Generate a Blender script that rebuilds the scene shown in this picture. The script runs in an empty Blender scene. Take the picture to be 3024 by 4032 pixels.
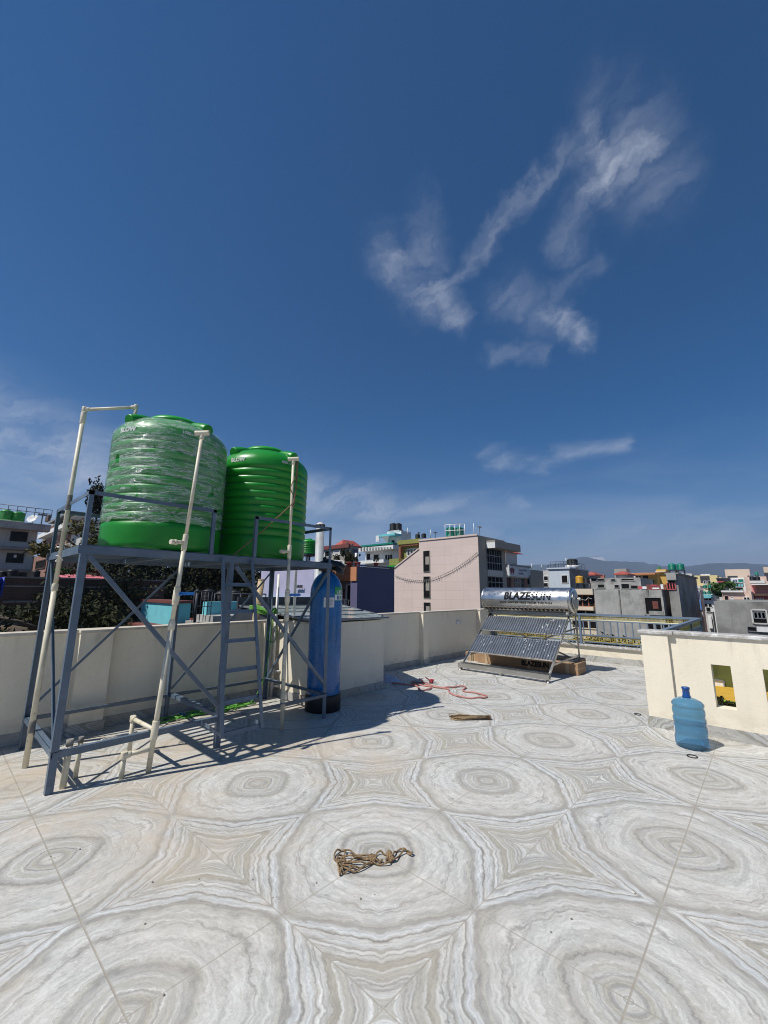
import bpy, bmesh, math, random
from mathutils import Vector, Matrix
R = math.radians
scene = bpy.context.scene
col = scene.collection
random.seed(7)

# ---------------------------------------------------------------- camera
CAM = Vector((0, 0, 1.3783))
CR = Vector((0.675, -0.738, 0.008)); CF = Vector((0.723, 0.663, 0.192)).normalized()
CR = (CR - CF * CR.dot(CF)).normalized(); CU = CR.cross(CF)
FPX = 1620.0
cam = bpy.data.cameras.new('camera'); camo = bpy.data.objects.new('camera', cam); col.objects.link(camo)
cam.sensor_fit = 'VERTICAL'; cam.sensor_height = 32.0; cam.lens = 32.0 * FPX / 4032
cam.clip_start = 0.05; cam.clip_end = 20000
camo.matrix_world = Matrix(((CR.x, CU.x, -CF.x, CAM.x), (CR.y, CU.y, -CF.y, CAM.y), (CR.z, CU.z, -CF.z, CAM.z), (0, 0, 0, 1)))
scene.camera = camo
scene.render.resolution_x = 768; scene.render.resolution_y = 1024

# ---------------------------------------------------------------- light
SUNV = Vector((1.392, -0.479, -2.142)).normalized()      # direction the sunlight travels
sun = bpy.data.lights.new('sun', 'SUN'); sun.energy = 5.0; sun.angle = R(0.53); sun.color = (1, .965, .905)
suno = bpy.data.objects.new('sun', sun); col.objects.link(suno)
suno.rotation_euler = SUNV.to_track_quat('-Z', 'Y').to_euler()
EL = math.asin(-SUNV.z); AZ = math.atan2(-SUNV.x, -SUNV.y)
scene.view_settings.view_transform = 'Standard'; scene.view_settings.look = 'None'
scene.view_settings.exposure = 0.06; scene.view_settings.gamma = 1
scene.cycles.filter_width = 1.05


class NT:
    """small helper to write node trees as expressions"""
    def __init__(s, tree): s.t = tree
    def n(s, kind, **kw):
        nd = s.t.nodes.new(kind)
        for k, v in kw.items(): setattr(nd, k, v)
        return nd
    def put(s, sock, v):
        if v is None: return
        if isinstance(v, bpy.types.NodeSocket): s.t.links.new(v, sock)
        elif isinstance(v, (tuple, list, Vector)) and sock.type == 'RGBA': sock.default_value = (*v[:3], 1)
        else: sock.default_value = v
    def m(s, op, a, b=None, c=None, clamp=False):
        nd = s.n('ShaderNodeMath', operation=op, use_clamp=clamp)
        s.put(nd.inputs[0], a); s.put(nd.inputs[1], b); s.put(nd.inputs[2], c)
        return nd.outputs[0]
    def vm(s, op, a, b=None, out=0):
        nd = s.n('ShaderNodeVectorMath', operation=op)
        s.put(nd.inputs[0], a)
        if b is not None: s.put(nd.inputs[1], b)
        return nd.outputs[out]
    def xyz(s, x=0, y=0, z=0):
        nd = s.n('ShaderNodeCombineXYZ'); s.put(nd.inputs[0], x); s.put(nd.inputs[1], y); s.put(nd.inputs[2], z)
        return nd.outputs[0]
    def sep(s, v):
        nd = s.n('ShaderNodeSeparateXYZ'); s.put(nd.inputs[0], v); return nd.outputs
    def ss(s, x, a, b, lo=0., hi=1., lin=False):
        nd = s.n('ShaderNodeMapRange', interpolation_type='LINEAR' if lin else 'SMOOTHSTEP')
        s.put(nd.inputs[0], x); s.put(nd.inputs[1], a); s.put(nd.inputs[2], b); s.put(nd.inputs[3], lo); s.put(nd.inputs[4], hi)
        return nd.outputs[0]
    def noise(s, v, scale=5., det=3., rough=.55, dist=0., col=False):
        nd = s.n('ShaderNodeTexNoise'); s.put(nd.inputs['Vector'], v)
        nd.inputs['Scale'].default_value = scale; nd.inputs['Detail'].default_value = det
        nd.inputs['Roughness'].default_value = rough; nd.inputs['Distortion'].default_value = dist
        return nd.outputs[1 if col else 0]
    def mix(s, f, a, b, mode='MIX'):
        nd = s.n('ShaderNodeMix', data_type='RGBA', blend_type=mode)
        s.put(nd.inputs[0], f); s.put(nd.inputs[6], a); s.put(nd.inputs[7], b)
        return nd.outputs[2]
    def ramp(s, f, stops, interp='LINEAR'):
        nd = s.n('ShaderNodeValToRGB'); e = nd.color_ramp; e.interpolation = interp
        while len(e.elements) < len(stops): e.elements.new(0.5)
        for el, (p, c) in zip(e.elements, sorted(stops, key=lambda q: q[0])):
            el.position = p; el.color = (*c, 1)
        s.put(nd.inputs[0], f); return nd.outputs[0]
    def bump(s, h, strength=.3, dist=.01):
        nd = s.n('ShaderNodeBump'); nd.inputs['Strength'].default_value = strength
        nd.inputs['Distance'].default_value = dist; s.put(nd.inputs['Height'], h); return nd.outputs[0]


# pixel of the 3024 x 4032 photograph -> ray, used to survey real points of the place
def ray(x, y): return CR * ((x - 1512) / FPX) - CU * ((y - 2016) / FPX) + CF
def on_a(x, y, a): d = ray(x, y); return CAM + d * (a / d.x)
def on_b(x, y, b): d = ray(x, y); return CAM + d * (b / d.y)
def on_z(x, y, z): d = ray(x, y); return CAM + d * ((z - CAM.z) / d.z)
def at_d(x, y, D): d = ray(x, y); return CAM + d * (D / math.hypot(d.x, d.y))

# ---------------------------------------------------------------- world / sky
world = bpy.data.worlds.new('World'); scene.world = world; world.use_nodes = True
w = NT(world.node_tree); world.node_tree.nodes.clear()
sky = w.n('ShaderNodeTexSky', sky_type='NISHITA', sun_disc=False)
sky.sun_elevation = EL; sky.sun_rotation = AZ; sky.altitude = 1300; sky.air_density = 1.0; sky.dust_density = 0.35; sky.ozone_density = 2.6
dirv = w.n('ShaderNodeTexCoord').outputs['Generated']
dx, dy, dz = w.sep(dirv)
az = w.m('MULTIPLY', w.m('ARCTAN2', dx, dy), 57.2958); el = w.m('MULTIPLY', w.m('ARCSINE', dz), 57.2958)
sph = w.xyz(az, el, 0)
wr = w.noise(w.vm('MULTIPLY', dirv, (1, 1, 1)), 5.0, 4, .6, col=True)
wr2 = w.noise(dirv, 26.0, 6, .7, col=True)
sphw = w.vm('ADD', sph, w.vm('ADD', w.vm('MULTIPLY', w.vm('SUBTRACT', wr, (.5, .5, .5)), (6, 6, 0)),
                             w.vm('MULTIPLY', w.vm('SUBTRACT', wr2, (.5, .5, .5)), (4.2, 4.2, 0))))
sphl = w.vm('ADD', sph, w.vm('MULTIPLY', w.vm('SUBTRACT', w.noise(w.vm('MULTIPLY', dirv, (1, 1, 4)), 4.0, 5, .6, col=True), (.5, .5, .5)), (9, 4.5, 0)))
def azel(x, y):
    d = ray(x, y).normalized(); return Vector((math.degrees(math.atan2(d.x, d.y)), math.degrees(math.asin(d.z)), 0))
def stroke(x0, y0, x1, y1, r, wgt):
    A = azel(x0, y0); B = azel(x1, y1); d = B - A
    P = w.vm('SUBTRACT', sphw if y0 < 1700 else sphl, tuple(A))
    t = w.m('DIVIDE', w.vm('DOT_PRODUCT', P, tuple(d), out=1), d.length_squared, clamp=True)
    tv = w.xyz(w.m('MULTIPLY', t, d.x), w.m('MULTIPLY', t, d.y), 0)
    dist = w.vm('LENGTH', w.vm('SUBTRACT', P, tv), out=1)
    return w.m('MULTIPLY', w.m('POWER', w.ss(dist, r * 1.25, 0.), 1.4), wgt)
strokes = [  # the big cirrus on the right, the small ones lower down
    (1520, 1010, 1700, 1160, 4.2, .48), (1720, 1090, 1800, 1210, 3.2, .60), (1640, 900, 1720, 1050, 4.5, .28), (1780, 1080, 2000, 850, 2.0, .42), (2000, 850, 2240, 620, 1.9, .42), (2220, 620, 2330, 560, 2.6, .40),
    (2330, 520, 2440, 700, 3.0, .66), (2400, 690, 2560, 590, 3.2, .78), (2330, 740, 2480, 680, 2.6, .52), (2320, 800, 2240, 960, 3.6, .34), (2480, 540, 2600, 660, 6.0, .36), (2350, 420, 2450, 500, 4.5, .20),
    (2000, 1150, 2150, 1260, 4.0, .28), (2130, 1260, 2200, 1290, 2.2, .45), (2200, 1300, 2310, 1350, 2.2, .60), (1930, 1390, 2120, 1400, 1.8, .28), (2180, 1170, 2380, 1040, 2.2, .22),
    (1920, 1800, 2160, 1835, 1.9, .62), (2180, 1800, 2480, 1745, 1.7, .50), (-150, 1700, 300, 1840, 7.5, 1.0), (200, 1880, 420, 1900, 4.0, .5), (1180, 1950, 1500, 2010, 4.6, .85), (1500, 2010, 2050, 1960, 2.6, .6), (1200, 2060, 1500, 2060, 2.2, .32), (1950, 2085, 2900, 2110, 3.0, .5)]
cm = None
for sx in strokes:
    v = stroke(*sx); cm = v if cm is None else w.m('MAXIMUM', cm, v)
# streaky fibre inside the cirrus
fd = (azel(2280, 520) - azel(1750, 1090)).normalized(); fp = Vector((-fd.y, fd.x, 0))
sphm = w.vm('ADD', sph, w.vm('MULTIPLY', w.vm('ADD', w.vm('SUBTRACT', wr, (.5, .5, .5)), w.vm('MULTIPLY', w.vm('SUBTRACT', wr2, (.5, .5, .5)), (.35, .35, 0))), (9, 9, 0)))
al = w.vm('DOT_PRODUCT', sphm, tuple(fd), out=1); ac = w.vm('DOT_PRODUCT', sphm, tuple(fp), out=1)
fs = w.noise(w.xyz(w.m('MULTIPLY', al, .07), w.m('MULTIPLY', ac, .30), 0), 1.0, 8, .62)
cm = w.m('MULTIPLY', cm, w.ss(fs, .30, .74, .12, 1.2))
# low thin veil near the horizon, thicker to the left
veil_n = w.noise(w.vm('MULTIPLY', w.xyz(az, w.m('MULTIPLY', el, 5), 0), (.045, .045, 0)), 1.0, 6, .6, .6)
veil_el = w.m('MULTIPLY', w.ss(el, 0, 3.0), w.ss(el, 20, 5))
left = w.ss(az, 75, 0, .45, 1.0)
veil = w.m('MULTIPLY', w.m('MULTIPLY', veil_el, w.ss(veil_n, .36, .66, .12, 1)), w.m('MULTIPLY', left, .85))
cm = w.m('MAXIMUM', cm, veil)
skyc = sky.outputs[0]; lowhaze = w.m('MULTIPLY', w.ss(el, 9, 0), .85)
hsv = w.n('ShaderNodeHueSaturation'); w.put(hsv.inputs['Color'], skyc); hsv.inputs['Saturation'].default_value = 1.46
cloudc = (8.2, 8.8, 10.0)
skyb = w.mix(lowhaze, w.vm('MULTIPLY', hsv.outputs[0], (1.13, .955, 1.0)), (3.2, 4.5, 6.8))
skym = w.mix(w.m('MULTIPLY', cm, .64, clamp=True), skyb, cloudc)
bg = w.n('ShaderNodeBackground'); w.put(bg.inputs[0], skym); bg.inputs[1].default_value = 0.072
w.t.links.new(bg.outputs[0], w.n('ShaderNodeOutputWorld').inputs[0])

# ---------------------------------------------------------------- materials
MATS = {}
def mat(name, c=(.5, .5, .5), rough=.6, metal=0., var=.12, vs=3., spec=.5, bump=0., bs=40., c2=None, mask=None, alpha=None, trans=0., ior=1.6, streak=0., coat=0.):
    if name in MATS: return MATS[name]
    m = bpy.data.materials.new(name); m.use_nodes = True; t = NT(m.node_tree); b = m.node_tree.nodes['Principled BSDF']
    p = t.n('ShaderNodeNewGeometry').outputs['Position']
    nz = t.noise(p, vs, 5, .6)
    dark = tuple(x * (1 - var) for x in c); lite = tuple(min(1, x * (1 + var)) for x in c)
    cc = t.mix(t.ss(nz, .3, .7), dark, lite)
    if c2:
        mk = t.noise(p, mask or 1.5, 6, .65); cc = t.mix(t.ss(mk, .5, .68), cc, c2)
    if streak:
        sv = t.noise(t.vm('MULTIPLY', p, (9, 9, .7)), 1.0, 5, .6)
        cc = t.mix(t.m('MULTIPLY', t.ss(sv, .5, .78), streak), cc, tuple(x * .45 for x in c))
    t.put(b.inputs['Base Color'], cc)
    t.put(b.inputs['Roughness'], t.ss(t.noise(p, vs * 4, 3), .2, .8, max(0, rough - .08), min(1, rough + .08)))
    b.inputs['Metallic'].default_value = metal; b.inputs['Specular IOR Level'].default_value = spec
    b.inputs['Coat Weight'].default_value = coat
    if trans: b.inputs['Transmission Weight'].default_value = trans; b.inputs['IOR'].default_value = ior
    if alpha is not None: b.inputs['Alpha'].default_value = alpha
    if bump: t.put(b.inputs['Normal'], t.bump(t.noise(p, bs, 4, .6), bump, .01))
    MATS[name] = m; return m

def floor_mat(name, grout=True, dim=1.0):
    m = bpy.data.materials.new(name); m.use_nodes = True; t = NT(m.node_tree); b = m.node_tree.nodes['Principled BSDF']
    P = t.n('ShaderNodeNewGeometry').outputs['Position']; px, py, pz = t.sep(P)
    x = t.m('DIVIDE', t.m('SUBTRACT', px, 1.850), .6); y = t.m('DIVIDE', t.m('SUBTRACT', t.m('ADD', py, pz), 1.729), .6)
    if not grout: x = t.m('DIVIDE', t.m('ADD', px, t.m('MULTIPLY', py, 1.0)), .6); y = t.m('ADD', t.m('DIVIDE', t.m('ADD', pz, t.m('MULTIPLY', px, .25)), .6), .35)
    u = t.m('PINGPONG', x, 1.0); v = t.m('PINGPONG', y, 1.0)
    S0 = t.m('ADD', u, v); D = t.m('ABSOLUTE', t.m('SUBTRACT', u, v))
    Sr = t.m('MULTIPLY', t.m('POWER', t.m('ADD', t.m('POWER', u, 1.6), t.m('POWER', v, 1.6)), 1 / 1.6), 2 ** (1 - 1 / 1.6))
    bl = t.ss(S0, .45, 1.02); S = t.m('ADD', t.m('MULTIPLY', S0, bl), t.m('MULTIPLY', Sr, t.m('SUBTRACT', 1, bl)))
    idx = t.m('FLOOR', t.m('MULTIPLY', t.m('ADD', x, 1), .5)); idy = t.m('FLOOR', t.m('MULTIPLY', t.m('ADD', y, 1), .5))
    wn = t.n('ShaderNodeTexWhiteNoise', noise_dimensions='2D'); t.put(wn.inputs['Vector'], t.xyz(idx, idy, 0)); rid = wn.outputs[0]
    q = t.xyz(S, D, 0); qr = t.xyz(S, D, t.m('MULTIPLY', rid, 7.0))
    w1 = t.m('SUBTRACT', t.noise(q, 2.2, 2, .5), .5); w2 = t.m('SUBTRACT', t.noise(q, 9, 3, .6), .5); w3 = t.m('SUBTRACT', t.noise(qr, 24, 5, .75), .5)
    warp = t.m('ADD', t.m('ADD', t.m('MULTIPLY', w1, .13), t.m('MULTIPLY', w2, .055)), t.m('MULTIPLY', w3, .05))
    bulge = t.m('MULTIPLY', t.m('MULTIPLY', t.m('SUBTRACT', 1, D), .27), t.ss(S, .35, 1.15))
    T = t.m('SUBTRACT', t.m('SUBTRACT', S, bulge), t.m('MULTIPLY', warp, t.ss(S, 0, .5, .35, 1)))
    L = (.535, .52, .485); L2 = (.47, .455, .42); G = (.335, .32, .295); G2 = (.225, .215, .20); B = (.535, .54, .53); Y = (.375, .35, .295); Y2 = (.43, .41, .36); W = (.585, .575, .545)
    prof = [(0, W), (.025, L), (.04, G), (.05, L), (.09, Y2), (.10, L2), (.13, G), (.17, Y), (.20, Y2), (.21, L2), (.235, G), (.245, L), (.34, Y2), (.36, L), (.455, G),
            (.475, Y2), (.53, L), (.745, L), (.755, G), (.765, L), (.85, L), (.895, L2), (.93, Y2), (.95, G), (.985, G), (1.0, L2), (1.02, B), (1.065, B), (1.08, L2), (1.10, G2), (1.115, L)]
    prof2 = [(1.115, L), (1.13, L), (1.17, B), (1.20, L2), (1.225, G), (1.235, L), (1.255, W), (1.27, G), (1.28, L), (1.31, L2), (1.325, Y), (1.39, Y), (1.40, W), (1.43, Y2), (1.49, Y2), (1.51, G),
             (1.525, L), (1.545, G), (1.56, L2), (1.585, G), (1.60, L2), (1.62, W), (1.645, W), (1.66, Y2), (1.70, L2), (1.73, Y2)]
    c1 = t.ramp(t.m('DIVIDE', T, 1.12), [(a / 1.12, c) for a, c in prof])
    c2 = t.ramp(t.m('DIVIDE', t.m('SUBTRACT', T, 1.1), .7), [((a - 1.1) / .7, c) for a, c in prof2])
    c = t.mix(t.ss(T, 1.113, 1.118, lin=True), c1, c2)
    # fibres along the bands, granular patches and thin veins; they differ from one ring to the next
    f1 = t.noise(t.xyz(t.m('MULTIPLY', T, 26), t.m('MULTIPLY', D, 3.0), t.m('MULTIPLY', rid, 9)), 1, 6, .7)
    f2 = t.noise(t.xyz(t.m('MULTIPLY', T, 95), t.m('MULTIPLY', D, 14), t.m('MULTIPLY', rid, 5)), 1, 4, .7)
    f3 = t.noise(t.vm('MULTIPLY', q, (1, 1, 1)), 55, 5, .75)
    br = t.m('ADD', t.m('ADD', t.ss(f1, .30, .70, -.30, .20, lin=True), t.ss(f2, .28, .72, -.17, .13, lin=True)), t.ss(f3, .3, .7, -.09, .09, lin=True))
    c = t.vm('SCALE', c, None); sc = c.node; t.put(sc.inputs['Scale'], t.m('ADD', 1.0, br))
    ro = t.m('MULTIPLY', rid, 4)
    for fr_, dd_, k_, nl, amp, cc_, off in ((5.5, .7, .5, 10, .62, G2, 0), (10.0, 1.2, .55, 9, .60, G, 5), (4.0, .9, .6, 8, .6, Y, 11)):
        vn = t.noise(t.xyz(t.m('MULTIPLY', T, fr_), t.m('MULTIPLY', D, dd_), t.m('ADD', ro, off)), 1, 5, k_)
        ln_ = t.ss(t.m('ABSOLUTE', t.m('SUBTRACT', t.m('FRACT', t.m('MULTIPLY', vn, nl)), .5)), .11, .0)
        on = t.ss(t.noise(t.xyz(t.m('MULTIPLY', T, 7), t.m('MULTIPLY', D, 3), off), 1, 3, .5), .42, .62)
        c = t.mix(t.m('MULTIPLY', t.m('MULTIPLY', ln_, on), amp), c, cc_)
    # worn tone per tile
    tn = t.n('ShaderNodeTexWhiteNoise', noise_dimensions='2D'); t.put(tn.inputs['Vector'], t.xyz(t.m('FLOOR', x), t.m('FLOOR', y), 0))
    c = t.vm('SCALE', c, None); t.put(c.node.inputs['Scale'], t.ss(tn.outputs[0], 0, 1, .955, 1.03, lin=True))
    # site dust: tan and reddish cement stains, strongest under the tank stand
    dn = t.noise(P, 1.3, 6, .68); stand = t.ss(t.vm('LENGTH', t.vm('SUBTRACT', P, (2.0, 4.6, 0)), out=1), 3.6, .6)
    dm = t.m('MULTIPLY', t.ss(dn, .40, .66), t.m('ADD', .17, t.m('MULTIPLY', stand, .65)))
    c = t.mix(dm, c, (.50, .41, .31))
    rn = t.noise(P, 2.6, 7, .72); c = t.mix(t.m('MULTIPLY', t.ss(rn, .60, .74), t.m('ADD', .07, t.m('MULTIPLY', stand, .4))), c, (.47, .33, .22))
    c = t.mix(t.ss(t.noise(P, 55, 3, .6), .73, .77, 0, .5), c, (.16, .14, .12))
    if grout:
        e = t.m('MINIMUM', t.m('MINIMUM', u, v), t.m('SUBTRACT', 1, t.m('MAXIMUM', u, v)))
        thick = t.m('MAXIMUM', t.m('LESS_THAN', t.m('ABSOLUTE', t.m('ADD', x, 2)), .05), t.m('LESS_THAN', t.m('ABSOLUTE', t.m('ADD', y, 2)), .05))
        wd = t.m('ADD', .0034, t.m('MULTIPLY', thick, .0014))
        gl = t.m('MULTIPLY', t.ss(e, t.m('MULTIPLY', wd, 1.6), wd), t.m('ADD', .72, t.m('MULTIPLY', thick, .12)))
        c = t.mix(gl, c, (.31, .275, .225))
        halo = t.m('MULTIPLY', t.ss(e, .03, .0), t.ss(t.noise(P, 6, 5, .7), .45, .7, 0, .30))
        c = t.mix(halo, c, (.56, .52, .45))
        t.put(b.inputs['Normal'], t.bump(t.m('ADD', t.m('MULTIPLY', t.ss(e, 0, .007), 1.0), t.m('MULTIPLY', f3, .12)), .25, .002))
    c = t.vm('MULTIPLY', c, (dim * .985, dim, dim * 1.005))
    t.put(b.inputs['Base Color'], c)
    t.put(b.inputs['Roughness'], t.ss(t.noise(P, 7, 4), .3, .7, .48, .66)); b.inputs['Specular IOR Level'].default_value = .35
    MATS[name] = m; return m

def brick_mat(name, c1=(.33, .12, .075), c2=(.24, .085, .055), mo=(.32, .29, .25), s=1.0):
    m = bpy.data.materials.new(name); m.use_nodes = True; t = NT(m.node_tree); b = m.node_tree.nodes['Principled BSDF']
    P = t.n('ShaderNodeNewGeometry').outputs['Position']; x, y, z = t.sep(P)
    br = t.n('ShaderNodeTexBrick'); t.put(br.inputs['Vector'], t.xyz(t.m('ADD', x, y), z, 0)); t.put(br.inputs['Color1'], c1); t.put(br.inputs['Color2'], c2); t.put(br.inputs['Mortar'], mo)
    br.inputs['Scale'].default_value = s; br.inputs['Mortar Size'].default_value = .012; br.inputs['Brick Width'].default_value = .24; br.inputs['Row Height'].default_value = .075
    t.put(b.inputs['Base Color'], t.mix(t.ss(t.noise(P, .8, 6, .65), .4, .7, 0, .55), br.outputs[0], (.16, .10, .075)))
    b.inputs['Roughness'].default_value = .9; b.inputs['Specular IOR Level'].default_value = .2
    MATS[name] = m; return m

def panel_mat(name, c, line, w_=.9, h_=.55):
    m = bpy.data.materials.new(name); m.use_nodes = True; t = NT(m.node_tree); b = m.node_tree.nodes['Principled BSDF']
    P = t.n('ShaderNodeNewGeometry').outputs['Position']; x, y, z = t.sep(P)
    wob = t.m('MULTIPLY', t.noise(P, .6, 3), .08)
    br = t.n('ShaderNodeTexBrick', offset=0.0); t.put(br.inputs['Vector'], t.xyz(t.m('ADD', x, y), t.m('ADD', z, wob), 0)); t.put(br.inputs['Color1'], c); t.put(br.inputs['Color2'], tuple(q * .93 for q in c)); t.put(br.inputs['Mortar'], line)
    br.inputs['Scale'].default_value = 1; br.inputs['Mortar Size'].default_value = .022; br.inputs['Brick Width'].default_value = w_ * 2.2; br.inputs['Row Height'].default_value = h_ * 1.5
    cc = t.mix(t.ss(t.noise(P, .35, 6, .7), .45, .75, 0, .5), br.outputs[0], tuple(q * 1.10 for q in c))
    cc = t.mix(t.ss(t.noise(t.vm('MULTIPLY', P, (1.5, 1.5, .25)), 1.0, 5), .55, .8, 0, .3), cc, tuple(q * .72 for q in c))
    t.put(b.inputs['Base Color'], cc); b.inputs['Roughness'].default_value = .85; b.inputs['Specular IOR Level'].default_value = .25
    MATS[name] = m; return m

def pipe_mat(name, c):
    """cream plastic pipe with rubbed dirt and dark cement scabs"""
    m = bpy.data.materials.new(name); m.use_nodes = True; t = NT(m.node_tree); b = m.node_tree.nodes['Principled BSDF']
    P = t.n('ShaderNodeNewGeometry').outputs['Position']
    n1 = t.noise(P, 9, 6, .65); n2 = t.noise(P, 26, 5, .7); z = t.sep(P)[2]
    cc = t.mix(t.ss(n1, .42, .72, 0, .75), c, tuple(q * .72 for q in (c[0], c[1] * .94, c[2] * .82)))
    cc = t.mix(t.m('MULTIPLY', t.ss(n2, .60, .70), t.ss(z, 1.2, .1, .12, .9)), cc, (.10, .09, .075))
    t.put(b.inputs['Base Color'], cc); b.inputs['Roughness'].default_value = .5
    MATS[name] = m; return m

def scene_film(name):
    """crumpled stretch film: mostly clear, milky in folds"""
    m = bpy.data.materials.new(name); m.use_nodes = True; t = NT(m.node_tree); b = m.node_tree.nodes['Principled BSDF']
    P = t.n('ShaderNodeNewGeometry').outputs['Position']
    wv = t.noise(P, 3, 4, .6, col=True)
    n1 = t.noise(t.vm('MULTIPLY', t.vm('ADD', P, t.vm('MULTIPLY', wv, (.10, .10, .10))), (2.2, 2.2, 15)), 1.0, 5, .65)
    n2 = t.noise(t.vm('MULTIPLY', t.vm('ADD', P, t.vm('MULTIPLY', wv, (.2, .2, .2))), (3, 3, 40)), 1.0, 5, .7)
    fold = t.ss(t.m('ABSOLUTE', t.m('SUBTRACT', n1, .5)), .035, .0)
    fold2 = t.ss(t.m('ABSOLUTE', t.m('SUBTRACT', n2, .5)), .03, .0)
    a = t.m('ADD', t.ss(n1, .35, .75, .03, .26, lin=True), t.m('MAXIMUM', t.m('MULTIPLY', fold, .42), t.m('MULTIPLY', fold2, .25)))
    hole = t.ss(t.noise(P, 6.5, 5, .7, 1.0), .36, .39)
    b.inputs['Base Color'].default_value = (.70, .78, .74, 1); b.inputs['Roughness'].default_value = .11
    t.put(b.inputs['Alpha'], t.m('MULTIPLY', a, hole))
    t.put(b.inputs['Normal'], t.bump(t.m('ADD', n1, t.m('MULTIPLY', n2, .6)), .6, .03)); b.inputs['Specular IOR Level'].default_value = .8
    MATS[name] = m; return m

def cloth(name, c, c2, s):
    m = mat(name, c, .9, var=.1, c2=c2, mask=s, spec=.1); return m

floor_mat('marble_tile_floor', dim=1.05); floor_mat('marble_skirting', grout=False, dim=.86)
mat('cream_wall', (.78, .705, .56), .75, var=.045, vs=1.2, spec=.25, bump=.25, bs=140, streak=.10)
def rust():
    m = MATS['blue_grey_paint']; t = NT(m.node_tree); b = m.node_tree.nodes['Principled BSDF']; src = b.inputs['Base Color'].links[0].from_socket
    P = t.n('ShaderNodeNewGeometry').outputs['Position']
    c = t.mix(t.ss(t.noise(P, 14, 6, .7), .63, .68, 0, .75), src, (.12, .055, .03)); c = t.mix(t.ss(t.noise(P, 38, 4, .6), .68, .72, 0, .6), c, (.22, .25, .28)); t.put(b.inputs['Base Color'], c)
rust_later = rust
def weather_wall():
    m = MATS['cream_wall']; t = NT(m.node_tree); b = m.node_tree.nodes['Principled BSDF']; src = b.inputs['Base Color'].links[0].from_socket
    P = t.n('ShaderNodeNewGeometry').outputs['Position']; x, y, z = t.sep(P)
    foot = t.m('MULTIPLY', t.ss(z, .34, .08), t.ss(t.noise(t.vm('MULTIPLY', P, (3, 3, 6)), 1.5, 6, .65), .40, .62)); c = t.mix(t.m('MULTIPLY', foot, .35), src, (.40, .34, .25))
    drip = t.m('MULTIPLY', t.ss(z, .70, .97), t.ss(t.noise(t.vm('MULTIPLY', P, (14, 14, .8)), 1.0, 5, .6), .52, .70)); c = t.mix(t.m('MULTIPLY', drip, .30), c, (.34, .30, .24))
    pn = t.noise(P, 1.7, 6, .7); crack = t.ss(t.m('ABSOLUTE', t.m('SUBTRACT', pn, .5)), .0022, .0); c = t.mix(t.m('MULTIPLY', crack, .35), c, (.38, .34, .28))
    t.put(b.inputs['Base Color'], c)
weather_wall()
mat('coping_plaster', (.55, .50, .42), .85, var=.12, vs=9, spec=.2, bump=.5, bs=60)
mat('coping_marble', (.42, .40, .37), .55, var=.25, vs=14, bump=.4, bs=40, c2=(.66, .65, .62), mask=12)
mat('blue_grey_paint', (.092, .130, .178), .42, var=.12, vs=7, spec=.5, bump=.12, bs=70, c2=(.13, .17, .22), mask=5)
rust_later(); mat('rail_paint', (.14, .185, .245), .4, var=.06)
pipe_mat('cream_pipe', (.66, .61, .47)); pipe_mat('white_pipe', (.72, .71, .68))
pipe_mat('vent_grey', (.40, .42, .43)); mat('grey_dirty', (.20, .19, .17), .85, var=.3, vs=20)
mat('tank_green', (.010, .235, .020), .38, var=.12, vs=2.2, spec=.45, bump=.12, bs=60, streak=.10)
mat('tank_green_lid', (.015, .31, .028), .4, var=.08)
mat('tank_green_dusty', (.03, .20, .055), .6, var=.15, c2=(.14, .25, .15), mask=4)
scene_film('stretch_film')
mat('white_print', (.62, .66, .62), .6, var=.15, vs=30)
mat('filter_blue', (.002, .115, .33), .30, var=.14, vs=4, spec=.5, bump=.25, bs=26, coat=.25)
mat('black_plastic', (.012, .012, .013), .5, var=.2, spec=.4)
mat('black_wrap', (.010, .010, .011), .28, var=.3, bump=.8, bs=18)
mat('sticker_white', (.66, .67, .68), .6, var=.04); mat('sticker_green', (.02, .27, .09), .5, var=.05); mat('ink', (.05, .05, .06), .6); mat('valve_blue', (.01, .16, .50), .4)
mat('stainless', (.66, .65, .63), .31, metal=1., var=.05, vs=3, bump=.10, bs=11)
mat('stainless_rough', (.50, .49, .46), .36, metal=1., var=.10, bump=.2, bs=20)
mat('reflector_sheet', (.15, .17, .20), .42, metal=.55, var=.12, vs=5)
mat('blue_film', (.05, .22, .50), .4)
mat('logo_black', (.008, .008, .010), .7, spec=.2)
mat('tube_hole', (.028, .022, .014), .7); mat('tube_seal', (.24, .19, .12), .5, var=.3)
mat('cardboard', (.33, .205, .115), .85, var=.10, vs=6, bump=.15); mat('cardboard_tape', (.43, .31, .19), .35, var=.06)
mat('gold_trim', (.50, .40, .10), .4, var=.25, vs=20, metal=.25); mat('cream_strip', (.74, .68, .42), .5)
mat('rope_fibre', (.27, .185, .105), .95, var=.35, vs=60, bump=1., bs=150, spec=.1)
mat('straw_dark', (.10, .065, .035), .9, var=.4, vs=40, spec=.1); mat('straw', (.40, .30, .18), .85, var=.5, vs=90, spec=.15); mat('hose_pink', (.42, .17, .15), .5, var=.15, c2=(.50, .25, .20), mask=9); mat('red_knot', (.38, .03, .05), .8, var=.3)
mat('rope_lime', (.11, .34, .045), .7, var=.2, vs=30); mat('wire_white', (.60, .58, .54), .6); mat('rust_wire', (.20, .12, .07), .9)
cloth('sack_cloth', (.48, .50, .60), (.09, .12, .38), 9)
mat('bamboo', (.46, .35, .20), .6, var=.2, vs=6)
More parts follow.
